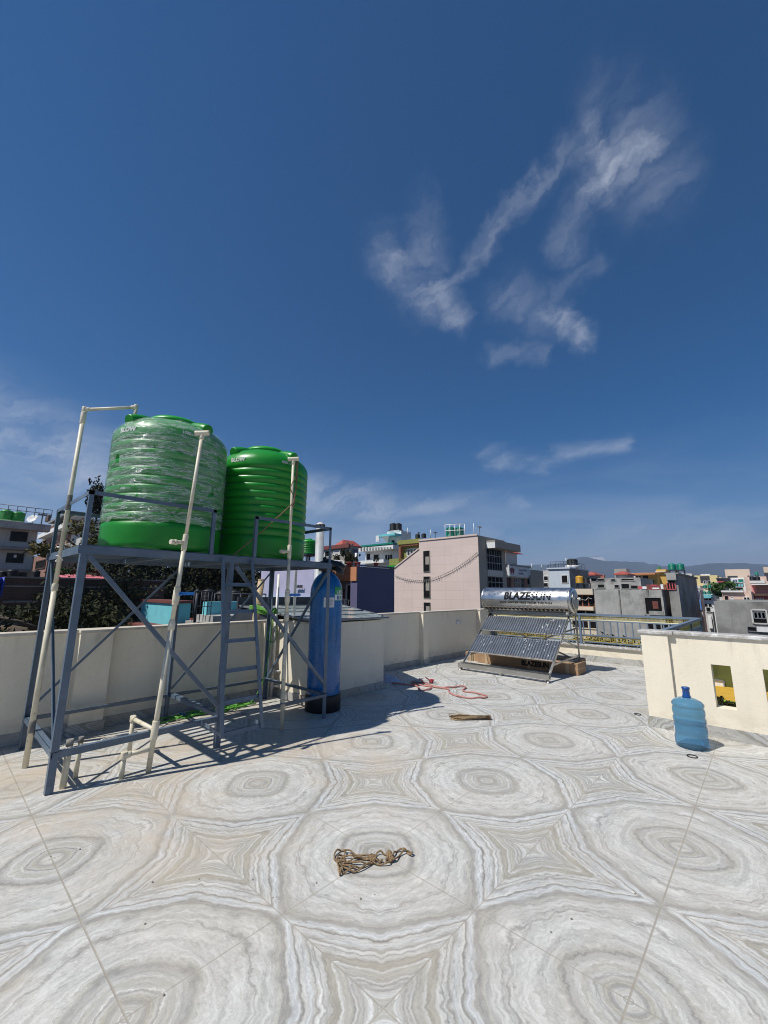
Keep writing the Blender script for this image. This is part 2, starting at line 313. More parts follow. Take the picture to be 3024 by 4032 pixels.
def bottle_mat():
    m = mat('bottle_blue', (.15, .36, .56), .10, var=.05, trans=.0, spec=.6, coat=.4)
    t = NT(m.node_tree); b = m.node_tree.nodes['Principled BSDF']; b.inputs['Transmission Weight'].default_value = .72; b.inputs['IOR'].default_value = 1.12; b.inputs['Roughness'].default_value = .25
bottle_mat(); mat('bottle_neck', (.006, .06, .24), .3, spec=.6)
mat('glass_dark', (.012, .014, .018), .08, spec=.8, var=.3, vs=.7); mat('glass_blue', (.025, .06, .12), .08, spec=.9, var=.6, vs=.6)
mat('void_dark', (.010, .009, .009), .9, spec=.1)
mat('roof_glass', (.40, .46, .44), .12, var=.12, vs=2, spec=.8); mat('grey_metal', (.16, .17, .18), .5, var=.1); mat('iron_dark', (.03, .035, .045), .6)  # roof_glass is pale to carry the reflected sky in its colour
mat('house_white', (.70, .70, .68), .85, var=.08, vs=.6, streak=.25, spec=.2); mat('house_grey_white', (.50, .49, .46), .85, var=.10, vs=.5, streak=.4, spec=.2)
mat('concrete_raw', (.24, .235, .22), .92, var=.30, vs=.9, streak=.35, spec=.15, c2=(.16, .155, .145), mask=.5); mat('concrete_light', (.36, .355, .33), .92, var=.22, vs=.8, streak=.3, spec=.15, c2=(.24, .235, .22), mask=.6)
mat('turquoise', (.16, .50, .55), .8, var=.06, streak=.12, spec=.2); mat('maroon_trim', (.16, .045, .035), .7)
mat('lavender', (.40, .39, .52), .85, var=.05, streak=.08, spec=.2); mat('navy_violet', (.115, .11, .19), .85, var=.05, vs=.8, spec=.2)
mat('orange_paint', (.48, .20, .09), .8, var=.08); mat('brown_orange', (.26, .10, .045), .8); mat('olive_paint', (.23, .235, .06), .85, var=.08, streak=.2); mat('cream_house', (.66, .56, .42), .85, var=.08, vs=.5, streak=.2)
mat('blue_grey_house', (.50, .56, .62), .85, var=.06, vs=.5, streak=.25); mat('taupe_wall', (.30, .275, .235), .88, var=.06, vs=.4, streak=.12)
mat('ochre_paint', (.56, .35, .08), .85, var=.1); mat('pink_paint', (.55, .22, .20), .85, var=.1); mat('rose_paint', (.48, .09, .10), .85, var=.1); mat('peach_paint', (.62, .44, .36), .85, var=.1)
mat('red_roof', (.34, .075, .055), .75, var=.12, vs=2); mat('red_sheet', (.45, .12, .14), .7, var=.15, vs=3); mat('tank_teal', (.0, .20, .13), .45, var=.1); mat('tank_yellow', (.62, .33, .02), .45, var=.08)
mat('blue_tarp', (.015, .05, .38), .6, var=.2); mat('blue_panel', (.10, .25, .55), .6)
mat('sign_white', (.55, .56, .58), .7, var=.04); mat('sign_maroon', (.18, .02, .03), .6); mat('sign_navy', (.03, .04, .09), .6)
mat('bark', (.09, .07, .05), .95, var=.3, vs=10)
mat('window_white', (.68, .68, .66), .6); mat('scrub_soil', (.12, .085, .055), .95, var=.4, vs=1.2, c2=(.24, .19, .13), mask=.8)
mat('ground_town', (.13, .12, .105), .95, var=.3, vs=.05, c2=(.05, .07, .03), mask=.03)
mat('hill_forest', (.028, .036, .034), .95, var=.4, vs=.004); mat('snow', (.50, .50, .54), .8)
mat('lawn', (.20, .42, .02), .9, var=.3, vs=2); mat('yellow_roof', (.62, .36, .03), .8, var=.08); mat('olive_dark', (.075, .085, .018), .9, var=.35, vs=2.5)
brick_mat('brick_red'); brick_mat('brick_dark', (.10, .05, .035), (.07, .035, .028), (.09, .08, .07))
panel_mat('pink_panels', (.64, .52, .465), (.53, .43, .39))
def leaf_mat(name, c, c2):
    m = bpy.data.materials.new(name); m.use_nodes = True; t = NT(m.node_tree); b = m.node_tree.nodes['Principled BSDF']
    P = t.n('ShaderNodeNewGeometry').outputs['Position']
    cc = t.mix(t.ss(t.noise(P, 1.4, 3), .35, .65), c, c2); cc = t.mix(t.ss(t.noise(P, 11, 2), .4, .7, 0, .5), cc, tuple(x * .5 for x in c))
    t.put(b.inputs['Base Color'], cc); b.inputs['Roughness'].default_value = .75; b.inputs['Specular IOR Level'].default_value = .2
    MATS[name] = m; return m
leaf_mat('leaf_dark', (.020, .028, .009), (.042, .040, .012)); leaf_mat('leaf_yellow', (.085, .085, .022), (.14, .11, .03)); leaf_mat('leaf_green', (.03, .085, .015), (.07, .14, .02))

# ---------------------------------------------------------------- mesh helpers
class MB:
    def __init__(s): s.v = []; s.f = []; s.sm = []
    def add(s, vs, fs, smooth=False):
        o = len(s.v); s.v += [tuple(q) for q in vs]; s.f += [tuple(i + o for i in f) for f in fs]; s.sm += [smooth] * len(fs); return s
    def box(s, x0, x1, y0, y1, z0, z1):
        x0, x1 = min(x0, x1), max(x0, x1); y0, y1 = min(y0, y1), max(y0, y1); z0, z1 = min(z0, z1), max(z0, z1)
        v = [(x0, y0, z0), (x1, y0, z0), (x1, y1, z0), (x0, y1, z0), (x0, y0, z1), (x1, y0, z1), (x1, y1, z1), (x0, y1, z1)]
        return s.add(v, [(0, 3, 2, 1), (4, 5, 6, 7), (0, 1, 5, 4), (1, 2, 6, 5), (2, 3, 7, 6), (3, 0, 4, 7)])
    def bar(s, p, q, w_, h_, side=None, ou=0., ov=0.):
        """a rectangular bar from p to q; side = direction of its width"""
        p = Vector(p); q = Vector(q); d = (q - p).normalized()
        u = Vector(side) if side else (Vector((0, 0, 1)) if abs(d.z) < .9 else Vector((1, 0, 0)))
        u = (u - d * u.dot(d)).normalized(); v = d.cross(u)
        c = [u * (a * w_ / 2 + ou) + v * (b * h_ / 2 + ov) for a, b in ((-1, -1), (1, -1), (1, 1), (-1, 1))]
        return s.add([p + k for k in c] + [q + k for k in c], [(3, 2, 1, 0), (4, 5, 6, 7)] + [(i, (i + 1) % 4, 4 + (i + 1) % 4, 4 + i) for i in range(4)])
    def angle(s, p, q, w_, t_, u, v):
        """L-section: flanges of width w_ lying along u and along v from the line p-q"""
        u = Vector(u).normalized(); v = Vector(v).normalized(); p = Vector(p); q = Vector(q)
        pr = [(0, 0), (w_, 0), (w_, t_), (t_, t_), (t_, w_), (0, w_)]
        vs = [p + u * a + v * b for a, b in pr] + [q + u * a + v * b for a, b in pr]
        return s.add(vs, [(0, 1, 2, 3), (0, 3, 4, 5), (9, 8, 7, 6), (11, 10, 9, 6)] + [(i, (i + 1) % 6, 6 + (i + 1) % 6, 6 + i) for i in range(6)])
    def tube(s, pts, r, n=12, caps=True, r_end=None):
        pts = [Vector(p) for p in pts]; rings = []
        up = Vector((0.13, .21, 1)).normalized(); prev = None
        for i, p in enumerate(pts):
            d = (pts[min(i + 1, len(pts) - 1)] - pts[max(i - 1, 0)])
            d = d.normalized() if d.length > 1e-9 else Vector((0, 0, 1))
            if prev is None:
                u = d.cross(up if abs(d.dot(up)) < .95 else Vector((1, 0, 0))).normalized()
            else: u = (prev - d * prev.dot(d)).normalized()
            prev = u; v = d.cross(u)
            rr = r[i] if isinstance(r, (list, tuple)) else (r if r_end is None else r + (r_end - r) * i / (len(pts) - 1))
            rings.append([p + (u * math.cos(2 * math.pi * k / n) + v * math.sin(2 * math.pi * k / n)) * rr for k in range(n)])
        vs = [q for rg in rings for q in rg]; fs = []
        for i in range(len(rings) - 1):
            for k in range(n): fs.append((i * n + k, i * n + (k + 1) % n, (i + 1) * n + (k + 1) % n, (i + 1) * n + k))
        s.add(vs, fs, True)
        if caps: s.add(rings[0], [tuple(reversed(range(n)))]); s.add(rings[-1], [tuple(range(n))])
        return s
    def lathe(s, prof, c=(0, 0, 0), n=48, axis=None, smooth=True, cap=True):
        """prof = (radius, height) from bottom to top, round c; axis default z"""
        c = Vector(c); z = Vector(axis or (0, 0, 1)).normalized(); x = Vector((1, 0, 0)) if abs(z.x) < .9 else Vector((0, 1, 0))
        x = (x - z * x.dot(z)).normalized(); y = z.cross(x)
        rg = [[c + z * h + (x * math.cos(2 * math.pi * k / n) + y * math.sin(2 * math.pi * k / n)) * r for k in range(n)] for r, h in prof]
        fs = []
        for i in range(len(rg) - 1):
            for k in range(n): fs.append((i * n + k, i * n + (k + 1) % n, (i + 1) * n + (k + 1) % n, (i + 1) * n + k))
        s.add([q for r_ in rg for q in r_], fs, smooth)
        if cap: s.add(rg[0], [tuple(reversed(range(n)))]); s.add(rg[-1], [tuple(range(n))])
        return s
    def prism(s, poly, ext):
        """closed polygon extruded by the vector ext"""
        poly = [Vector(p) for p in poly]; e = Vector(ext); n = len(poly)
        nn = (poly[1] - poly[0]).cross(poly[2] - poly[1])
        if nn.dot(e) > 0: poly = poly[::-1]
        return s.add(poly + [p + e for p in poly], [tuple(range(n)), tuple(reversed(range(n, 2 * n)))] + [((i + 1) % n, i, n + i, n + (i + 1) % n) for i in range(n)])
    def build(s, name, m, parent=None, bevel=0.):
        me = bpy.data.meshes.new(name); me.from_pydata(s.v, [], s.f)
        me.polygons.foreach_set('use_smooth', s.sm); me.materials.append(MATS[m] if isinstance(m, str) else m); me.update()
        bm = bmesh.new(); bm.from_mesh(me); bmesh.ops.remove_doubles(bm, verts=bm.verts, dist=1e-5)
        bmesh.ops.recalc_face_normals(bm, faces=bm.faces); bm.to_mesh(me); bm.free()
        o = bpy.data.objects.new(name, me); col.objects.link(o)
        if bevel:
            md = o.modifiers.new('bevel', 'BEVEL'); md.width = bevel; md.segments = 2; md.limit_method = 'ANGLE'; md.angle_limit = R(40)
        if parent: put_under(o, parent)
        return o
def split_build(m_, name, m, parent):
    """each separate piece becomes an object of its own (pieces that touch stay together)"""
    n = len(m_.v); pa = list(range(n))
    def find(i):
        while pa[i] != i: pa[i] = pa[pa[i]]; i = pa[i]
        return i
    for f in m_.f:
        for k in f[1:]: pa[find(k)] = find(f[0])
    comp = {}
    for i in range(n): comp.setdefault(find(i), []).append(i)
    bb = []
    for k, vi in comp.items():
        cs_ = list(zip(*[m_.v[i] for i in vi])); bb.append([[min(c) - .003 for c in cs_], [max(c) + .003 for c in cs_], [k]])
    done = False
    while not done:
        done = True
        for i in range(len(bb)):
            for j in range(i + 1, len(bb)):
                A, B_ = bb[i], bb[j]
                if all(A[0][q] <= B_[1][q] and B_[0][q] <= A[1][q] for q in range(3)):
                    A[0] = [min(x, y) for x, y in zip(A[0], B_[0])]; A[1] = [max(x, y) for x, y in zip(A[1], B_[1])]; A[2] += B_[2]; bb.pop(j); done = False; break
            if not done: break
    for lo, hi, ks in bb:
        ks = set(ks); k2 = MB(); idx = {}
        for f, sm in zip(m_.f, m_.sm):
            if find(f[0]) in ks:
                for q in f:
                    if q not in idx: idx[q] = len(k2.v); k2.v.append(m_.v[q])
                k2.f.append(tuple(idx[q] for q in f)); k2.sm.append(sm)
        k2.build(name, m, parent)
def put_under(o, parent):
    o.parent = parent
    o.matrix_parent_inverse = Matrix.Translation(-Vector(parent.location)) if parent.type == 'EMPTY' else Matrix()   # parts are modelled in world coordinates
def tag(o, label=None, cat=None, group=None, kind=None):
    if label: o['label'] = label
    if cat: o['category'] = cat
    if group: o['group'] = group
    if kind: o['kind'] = kind
    return o
def thing(name, label, cat, loc=(0, 0, 0), group=None):
    o = bpy.data.objects.new(name, None); col.objects.link(o); o.location = loc; o.empty_display_size = .2
    return tag(o, label, cat, group)
def children(o): return [c for c in bpy.data.objects if c.parent == o]
def copy_tree(o, parent=None):
    c = o.copy(); col.objects.link(c)
    if parent: c.parent = parent; c.matrix_parent_inverse = o.matrix_parent_inverse.copy()
    for ch in children(o): copy_tree(ch, c)
    return c
def text_mesh(txt, size, bold=0., shear=0., spacing=1.0):
    """lettering as (verts, faces) in the xy plane, centred"""
    cu = bpy.data.curves.new('lettering', 'FONT'); cu.body = txt; cu.size = size; cu.align_x = 'CENTER'; cu.align_y = 'CENTER'
    cu.offset = bold; cu.shear = shear; cu.space_character = spacing; cu.resolution_u = 3
    o = bpy.data.objects.new('lettering', cu); col.objects.link(o); dg = bpy.context.evaluated_depsgraph_get(); dg.update()
    me = bpy.data.meshes.new_from_object(o.evaluated_get(dg)); bpy.data.objects.remove(o)
    return me
def lettering(name, txt, size, m, parent, fn, bold=0., shear=0., spacing=1., sx=1., cuts=0, stripes=None):
    """places lettering by fn(x, y) -> point; stripes=(x_from, pitch, fill) turns part of it into bands"""
    me = text_mesh(txt, size, bold, shear, spacing); bm = bmesh.new(); bm.from_mesh(me)
    for v in bm.verts: v.co.x *= sx
    ys = [v.co.y for v in bm.verts]; y0, y1 = min(ys), max(ys); H = y1 - y0
    n = cuts
    for i in range(1, n):
        bmesh.ops.bisect_plane(bm, geom=bm.verts[:] + bm.edges[:] + bm.faces[:], plane_co=(0, y0 + H * i / n, 0), plane_no=(0, 1, 0))
    if stripes:
        xf, k, fill = stripes
        bmesh.ops.bisect_plane(bm, geom=bm.verts[:] + bm.edges[:] + bm.faces[:], plane_co=(xf, 0, 0), plane_no=(1, 0, 0))
        kill = [f for f in bm.faces if f.calc_center_median().x > xf and int((f.calc_center_median().y - y0) / H * n) % k >= fill]
        bmesh.ops.delete(bm, geom=kill, context='FACES')
    for v in bm.verts: v.co = Vector(fn(v.co.x, v.co.y))
    bm.to_mesh(me); bm.free(); me.materials.clear(); me.materials.append(MATS[m])
    o = bpy.data.objects.new(name, me); col.objects.link(o)
    if parent: put_under(o, parent)
    return o
def smooth_path(pts, n=6, closed=False):
    pts = [Vector(p) for p in pts]; out = []; N = len(pts)
    for i in range(N if closed else N - 1):
        g_ = lambda j: pts[j % N] if closed else pts[max(0, min(N - 1, j))]
        p0, p1, p2, p3 = g_(i - 1), g_(i), g_(i + 1), g_(i + 2)
        for k in range(n):
            t = k / n
            out.append(.5 * ((2 * p1) + (p2 - p0) * t + (2 * p0 - 5 * p1 + 4 * p2 - p3) * t * t + (3 * p1 - p0 - 3 * p2 + p3) * t ** 3))
    if not closed: out.append(pts[-1])
    return out

# ================================================================ SETTING
GZ = -13.0; HAZE = .00040
g = MB(); g.add([(-3300, -3300, GZ), (3300, -3300, GZ), (3300, 3300, GZ), (-3300, 3300, GZ)], [(0, 1, 2, 3)])
tag(g.build('ground', 'ground_town'), kind='structure')
fl = MB(); fl.add([(-5, -5, 0), (5.56, -5, 0), (5.56, 5.24, 0), (-5, 5.24, 0)], [(0, 1, 2, 3)]); fl.add([(5.56, .98, 0), (9.66, .98, 0), (9.66, 5.24, 0), (5.56, 5.24, 0)], [(0, 1, 2, 3)])
tag(fl.build('floor', 'marble_tile_floor'), kind='structure')

own = MB(); own.prism([(-5.3, -5.3, GZ), (5.62, -5.3, GZ), (5.62, .9, GZ), (9.78, .9, GZ), (9.78, 5.32, GZ), (-5.3, 5.32, GZ)], (0, 0, -GZ - .01))
tag(own.build('building', 'cream_wall'), 'cream building whose tiled flat roof carries the whole terrace', 'building')

# --- rear parapet wall (plane b = 5.2) with piers
WT = .985
def wall_thing(name, label, boxes, copes, skirts, cope_m='coping_plaster', base=(0, 0, 0)):
    t = thing(name, label, 'wall', base)
    m_ = MB()
    for b_ in boxes: m_.box(*b_)
    m_.build('wall_panel', 'cream_wall', t)
    m_ = MB()
    for b_ in copes: m_.box(*b_)
    m_.build('coping', cope_m, t, bevel=.004)
    if skirts:
        m_ = MB()
        for b_ in skirts: m_.box(*b_)
        m_.build('skirting', 'marble_skirting', t)
    return t
wall_thing('parapet_wall', 'long shaded cream parapet wall behind the tank stand, with a broad shallow pier',
    [(-5, 3.40, 5.2, 5.32, 0, WT - .03), (1.11, 1.395, 5.1, 5.2, 0, WT - .03), (3.20, 3.40, 5.12, 5.2, 0, WT - .03)],
    [(-5, 3.40, 5.17, 5.34, WT - .03, WT), (1.10, 1.405, 5.08, 5.17, WT - .03, WT)],
    [(-5, 1.098, 5.185, 5.2, .001, .10), (1.098, 1.407, 5.085, 5.1, .001, .10), (1.095, 1.11, 5.1, 5.2, .001, .10), (1.395, 1.41, 5.1, 5.185, .001, .10), (1.41, 3.2, 5.185, 5.2, .001, .10)])
SB = 4.33   # front of the shed block
t = wall_thing('shed_block', 'cream walled block with a glass roof behind the blue filter vessel',
    [(3.40, 4.74, SB, 5.32, 0, WT - .01)], [(3.38, 3.46, SB - .02, 5.1, WT - .01, WT + .012)],
    [(3.385, 3.40, SB - .015, 5.12, .001, .10), (3.40, 4.755, SB - .015, SB, .001, .10), (4.74, 4.755, SB, 5.185, .001, .10)])
t['category'] = 'shed'
rf = MB(); rf.add([(3.36, SB - .03, WT + .03), (4.80, SB - .04, WT + .02), (5.75, 6.4, WT + .13), (3.5, 6.4, WT + .16)], [(0, 1, 2, 3)])
rf2 = MB(); rf2.add([(3.36, SB - .03, WT + .03), (4.80, SB - .04, WT + .02), (5.75, 6.4, WT + .13), (3.5, 6.4, WT + .16)], [(0, 1, 2, 3)])
rfo = rf.build('glass_roof', 'roof_glass', t); md = rfo.modifiers.new('solid', 'SOLIDIFY'); md.thickness = .012
fr = MB()
P4 = [Vector((3.36, SB - .03, WT + .035)), Vector((4.80, SB - .04, WT + .025)), Vector((5.75, 6.4, WT + .135)), Vector((3.5, 6.4, WT + .165))]
for i in range(4): fr.bar(P4[i], P4[(i + 1) % 4], .022, .022, (0, 0, 1))
for k in (.25, .5, .75): fr.bar(P4[0].lerp(P4[3], k), P4[1].lerp(P4[2], k), .010, .014, (0, 0, 1))
for k in (.33, .66): fr.bar(P4[0].lerp(P4[1], k), P4[3].lerp(P4[2], k), .010, .014, (0, 0, 1))
fr.build('roof_frame', 'grey_metal', t)
br_ = MB(); br_.box(3.5, 5.6, 6.45, 6.5, WT - .3, WT + .30); br_.box(3.5, 3.54, 5.33, 6.45, GZ, WT + .1)
br_.build('back_panel', 'iron_dark', t)
wall_thing('parapet_wall', 'shaded cream parapet wall running from the shed block to the solar heater corner, with two narrow piers',
    [(4.74, 9.62, 5.2, 5.32, 0, .975), (6.74, 6.90, 5.1, 5.2, 0, .975), (8.97, 9.19, 5.1, 5.2, 0, .975)],
    [(4.76, 9.8, 5.17, 5.34, .975, 1.005), (6.73, 6.91, 5.08, 5.17, .975, 1.005), (8.96, 9.20, 5.08, 5.17, .975, 1.005)],
    [(4.76, 6.728, 5.185, 5.2, .001, .10), (6.728, 6.912, 5.085, 5.1, .001, .10), (6.912, 8.958, 5.185, 5.2, .001, .10), (8.958, 9.202, 5.085, 5.1, .001, .10)])
lw = wall_thing('low_wall', 'low cream kerb wall carrying the gold trimmed railing',
    [(9.62, 9.76, .98, 5.2, 0, .30), (5.66, 9.62, .90, 1.04, 0, .30)], [(9.57, 9.79, 1.04, 5.17, .30, .335), (5.66, 9.79, .87, 1.04, .30, .335)],
    [(9.605, 9.62, 1.05, 5.185, .001, .12)], 'coping_marble')
# --- wall with the peep openings (plane a = 5.5)
t = thing('parapet_wall', 'sunlit cream parapet wall with small upright openings, behind the blue water bottle', 'wall', (5.5, 0, 0))
m_ = MB(); ops = [(.36, .515), (-.03, .125), (-.42, -.265)]
m_.box(5.44, 5.64, .85, 1.10, 0, .955); ys = [.85]
for lo, hi in ops: ys += [hi, lo]
ys += [-4.0]
for i in range(0, len(ys), 2): m_.box(5.487, 5.64, ys[i + 1], ys[i], 0, .955)
for lo, hi in ops: m_.box(5.487, 5.64, lo, hi, 0, .28); m_.box(5.487, 5.64, lo, hi, .69, .955)
m_.build('wall_panel', 'cream_wall', t)
m_ = MB(); m_.box(5.425, 5.68, .80, 1.125, .955, .992); m_.box(5.462, 5.68, -4, .80, .955, .992); m_.build('coping', 'coping_marble', t, bevel=.008)
m_ = MB(); m_.box(5.425, 5.44, .835, 1.115, .001, .105); m_.box(5.472, 5.487, -4, .835, .001, .105); m_.box(5.44, 5.64, 1.10, 1.115, .001, .105); m_.build('skirting', 'marble_skirting', t)
# white plate standing in for sunlight through an oval drain hole
t = thing('sunlit_hole', 'small oval drain hole, its sunlight a white plate, on the far shaded parapet wall', 'light', (8.17, 5.2, .73))
m_ = MB(); m_.prism([(8.17 + .095 * math.copysign(abs(math.cos(q)) ** .7, math.cos(q)), 5.199, .73 + .045 * math.copysign(abs(math.sin(q)) ** .7, math.sin(q))) for q in [k * math.pi / 12 for k in range(24)]], (0, -.018, 0)); m_.build('sunlit_plate', 'window_white', t)

# ================================================================ TANK STAND
ST = thing('tank_stand', 'blue grey welded steel stand with platform and ladder under the two big green tanks', 'stand', (2, 4.4, 0))
A0, A1, A2, B0, B1 = .75, 1.98, 3.21, 3.80, 5.03
PZ, PT, RZ = 1.655, 1.715, 2.142
for a_, b_, u in ((A0, B0, (1, 0, 0)), (A1 - .035, B0, (1, 0, 0)), (A2, B0, (-1, 0, 0)), (A0, B1, (1, 0, 0)), (A1 - .03, B1, (1, 0, 0)), (A2, B1, (-1, 0, 0))):
    v = (0, 1, 0) if b_ == B0 else (0, -1, 0)
    m_ = MB(); m_.angle((a_, b_, 0), (a_, b_, PZ if True else 0), .047, .006, u, v); m_.build('leg', 'blue_grey_paint', ST)
m_ = MB()
m_.angle((A0 - .02, B0 - .003, PT), (A2 + .02, B0 - .003, PT), .062, .006, (0, 0, -1), (0, 1, 0)); m_.angle((A0 - .02, B1 + .003, PT), (A2 + .02, B1 + .003, PT), .062, .006, (0, 0, -1), (0, -1, 0))
m_.angle((A0 - .003, B0 + .004, PT + .001), (A0 - .003, B1, PT + .001), .062, .006, (0, 0, -1), (1, 0, 0)); m_.angle((A2 + .003, B0 + .004, PT + .001), (A2 + .003, B1, PT + .001), .062, .006, (0, 0, -1), (-1, 0, 0))
for a_ in (A0 + .62, A1, A1 + .62): m_.bar((a_, B0 + .01, PZ + .02), (a_, B1 - .01, PZ + .02), .04, .035, (0, 0, 1))
m_.build('platform_frame', 'blue_grey_paint', ST)
m_ = MB(); nsl = 11
for i in range(nsl):
    b_ = B0 + .07 + i * (B1 - B0 - .14) / (nsl - 1); m_.box(A0 + .01, A2 - .01, b_ - .020, b_ + .020, PT - .018, PT + .012)
m_.build('platform_slats', 'blue_grey_paint', ST)
m_ = MB()
for p, q in (((A0, B0, 0), (A0, B1, 0)), ((A0, B0, 0), (A1, B0, 0)), ((A0, B1, 0), (A2, B1, 0)), ((A1, B0, 0), (A1, B1, 0)), ((A2, B0, 0), (A2, B1, 0)), ((A1, B0 + .004, 0), (A2, B0 + .004, 0))):
    z_ = .243 if p[1] == q[1] else .248
    wv = .044 if p[1] == q[1] and p[1] == B0 else .036
    off = Vector((0, .006 if p[1] == B0 else -.006, 0)) if p[1] == q[1] else Vector((.008 if p[0] < 3 else -.008, 0, 0))
    m_.bar(Vector(p) + off + Vector((0, 0, z_)), Vector(q) + off + Vector((0, 0, z_)), wv, .006, (0, 0, 1))
    m_.bar(Vector(p) + off * 4 + Vector((0, 0, z_ + wv / 2)), Vector(q) + off * 4 + Vector((0, 0, z_ + wv / 2)), .005, wv * .9, (0, 0, 1))
m_.build('lower_rail', 'blue_grey_paint', ST)
braces = [((A0 + .05, B0 - .008, 1.64), (A1 - .02, B0 - .008, .335)), ((A0 + .02, B1 - .012, .31), (A1 - .03, B1 - .012, 1.62)),
          ((A1 + .02, B1 - .012, .31), (A2 - .03, B1 - .012, 1.64)), ((A1 + .03, B0 - .008, 1.62), (A2 - .03, B0 - .008, .36)),
          ((A2 - .01, B1 - .02, .26), (A2 - .01, B0 + .03, 1.645)), ((A0 + .012, B1 - .03, 1.645), (A0 + .012, B0 + .05, .30))]
for p, q in braces:
    m_ = MB(); d = (Vector(q) - Vector(p)); sd = (1, 0, 0) if abs(d.x) > .1 else (0, 1, 0)
    nrm = Vector((0, 1, 0)) if abs(d.x) > .1 else Vector((1, 0, 0)); perp = d.normalized().cross(nrm)
    wb = .031 if p[1] < 4 and q[1] < 4 else .023; m_.bar(p, q, wb, .005, tuple(perp)); m_.bar(Vector(p) + nrm * wb / 2 - perp * (wb / 2 - .002), Vector(q) + nrm * wb / 2 - perp * (wb / 2 - .002), .005, wb * .9, tuple(perp))
    m_.build('brace', 'blue_grey_paint', ST)
# guard rail round the platform
m_ = MB()
for a_, b_ in ((A0, B0), (1.74, B0), (2.19, B0), (A2, B0), (A0, B1), (A2, B1)):
    m_.angle((a_, b_, PT + .001), (a_, b_, RZ), .032, .005, (1 if a_ < 2.5 else -1, 0, 0), (0, 1 if b_ == B0 else -1, 0))
for p, q, u in (((A0, B0), (1.772, B0), (0, 1, 0)), ((2.19, B0), (A2, B0), (0, 1, 0)), ((A0, B1), (A2, B1), (0, -1, 0)), ((A0, B0), (A0, B1), (1, 0, 0)), ((A2, B0), (A2, B1), (-1, 0, 0))):
    m_.angle((p[0], p[1], RZ + .004), (q[0], q[1], RZ + .004), .032, .005, (0, 0, -1), u)
split_build(m_, 'guard_rail', 'blue_grey_paint', ST)
# hooked-on ladder leaning towards the viewer
LD = MB(); l0, l1, r0, r1 = Vector((1.86, 3.785, 1.69)), Vector((1.835, 3.50, .18)), Vector((2.165, 3.785, 1.69)), Vector((2.215, 3.50, .18))
LD.bar(l0, l1, .034, .006, (0, 1, 0)); LD.bar(l0 + Vector((.003, -.016, 0)), l1 + Vector((.003, -.016, 0)), .006, .030, (0, 1, 0), ov=.0)
LD.bar(r0, r1, .034, .006, (0, 1, 0)); LD.bar(r0 + Vector((-.003, -.016, 0)), r1 + Vector((-.003, -.016, 0)), .006, .030, (0, 1, 0))
for k in (.165, .33, .50, .665, .83, .99):
    LD.bar(l0.lerp(l1, k), r0.lerp(r1, k), .030, .006, (0, .25, 1)); LD.bar(l0.lerp(l1, k) + Vector((0, .012, .014)), r0.lerp(r1, k) + Vector((0, .012, .014)), .006, .026, (0, 0, 1))
LD.bar(l1 + Vector((0, 0, .02)), (1.80, 3.80, .25), .03, .006, (0, 0, 1)); LD.bar(r1 + Vector((0, 0, .02)), (2.20, 3.80, .25), .03, .006, (0, 0, 1))
LD.build('ladder', 'blue_grey_paint', ST)
m_ = MB(); m_.tube(smooth_path([(.74, 4.60, 1.66), (.715, 4.5, 1.67), (.735, 4.46, 1.66), (.76, 4.47, 1.63), (.72, 4.50, 1.62), (.74, 4.58, 1.64)], 6), .004, 6); m_.build('tie_cloth', 'wire_white', ST)

# ================================================================ THE TWO BIG TANKS
def tank_profile(Rr, H, nb=10, sh=.80, gr=.016):
    zs = H * sh; pr = [(Rr * .93, 0), (Rr * .985, .02), (Rr, .06), (Rr, .20)]
    z0 = .24; step = (zs - z0 - .03) / nb
    for i in range(nb):
        z = z0 + i * step; g_ = gr * (1.0 if i < nb - 1 else .8)
        pr += [(Rr + .004, z), (Rr - g_, z + step * .14), (Rr - g_, z + step * .24), (Rr + .003, z + step * .42), (Rr + .004, z + step * .8)]
    pr += [(Rr, zs), (Rr * .985, zs + .03), (Rr * .93, zs + .075), (Rr * .80, zs + .135), (Rr * .62, zs + .175), (Rr * .50, zs + .19), (Rr * .48, zs + .20)]
    return pr, zs
def big_tank(name, label, cx, cy, z0, Rr=.525, H=1.36, mt='tank_green', face=0.):
    t = thing(name, label, 'water tank', (cx, cy, z0))
    pr, zs = tank_profile(Rr, H, 10, .815)
    m_ = MB(); m_.lathe(pr, (cx, cy, z0), 96); m_.build('tank_body', mt, t)
    m_ = MB(); zt = z0 + zs + .20; m_.lathe([(Rr * .47, 0), (Rr * .485, .0), (Rr * .485, .035), (Rr * .46, .04), (Rr * .44, .055), (Rr * .2, .068), (.02, .07)], (cx, cy, zt), 64)
    m_.lathe([(.03, 0), (.03, .02), (.015, .03)], (cx + .05, cy, zt + .066), 12); m_.build('tank_lid', 'tank_green_lid', t)
    for k in range(4):
        th = face + k * math.pi / 2; d = Vector((math.cos(th), math.sin(th), 0)); c = Vector((cx, cy, z0 + zs))
        m_ = MB(); m_.tube([c + d * Rr * q + Vector((0, 0, z_)) for q, z_ in ((.44, .17), (.54, .165), (.66, .150), (.80, .125), (.90, .105), (.925, .10))], [.040, .052, .058, .062, .062, .055], 22)
        m_.build('lifting_lug', mt, t)
    return t, zs
TZ = PT + .014
C1 = (1.51, 4.36); C2 = (2.62, 4.42)
TA, zs = big_tank('water_tank', 'green thousand litre water tank wrapped in crumpled clear film, left on the stand', C1[0], C1[1], TZ, face=R(-72))
TB, zs = big_tank('water_tank', 'bare green thousand litre water tank standing right of the wrapped one', C2[0], C2[1], TZ, face=R(-78))
def on_tank(C_, z0, r, th0):
    return lambda x, y: (C_[0] + r * math.cos(th0 + x / r), C_[1] + r * math.sin(th0 + x / r), z0 + y)
def th_to_cam(C_, off): return math.atan2(-C_[1], -C_[0]) + off
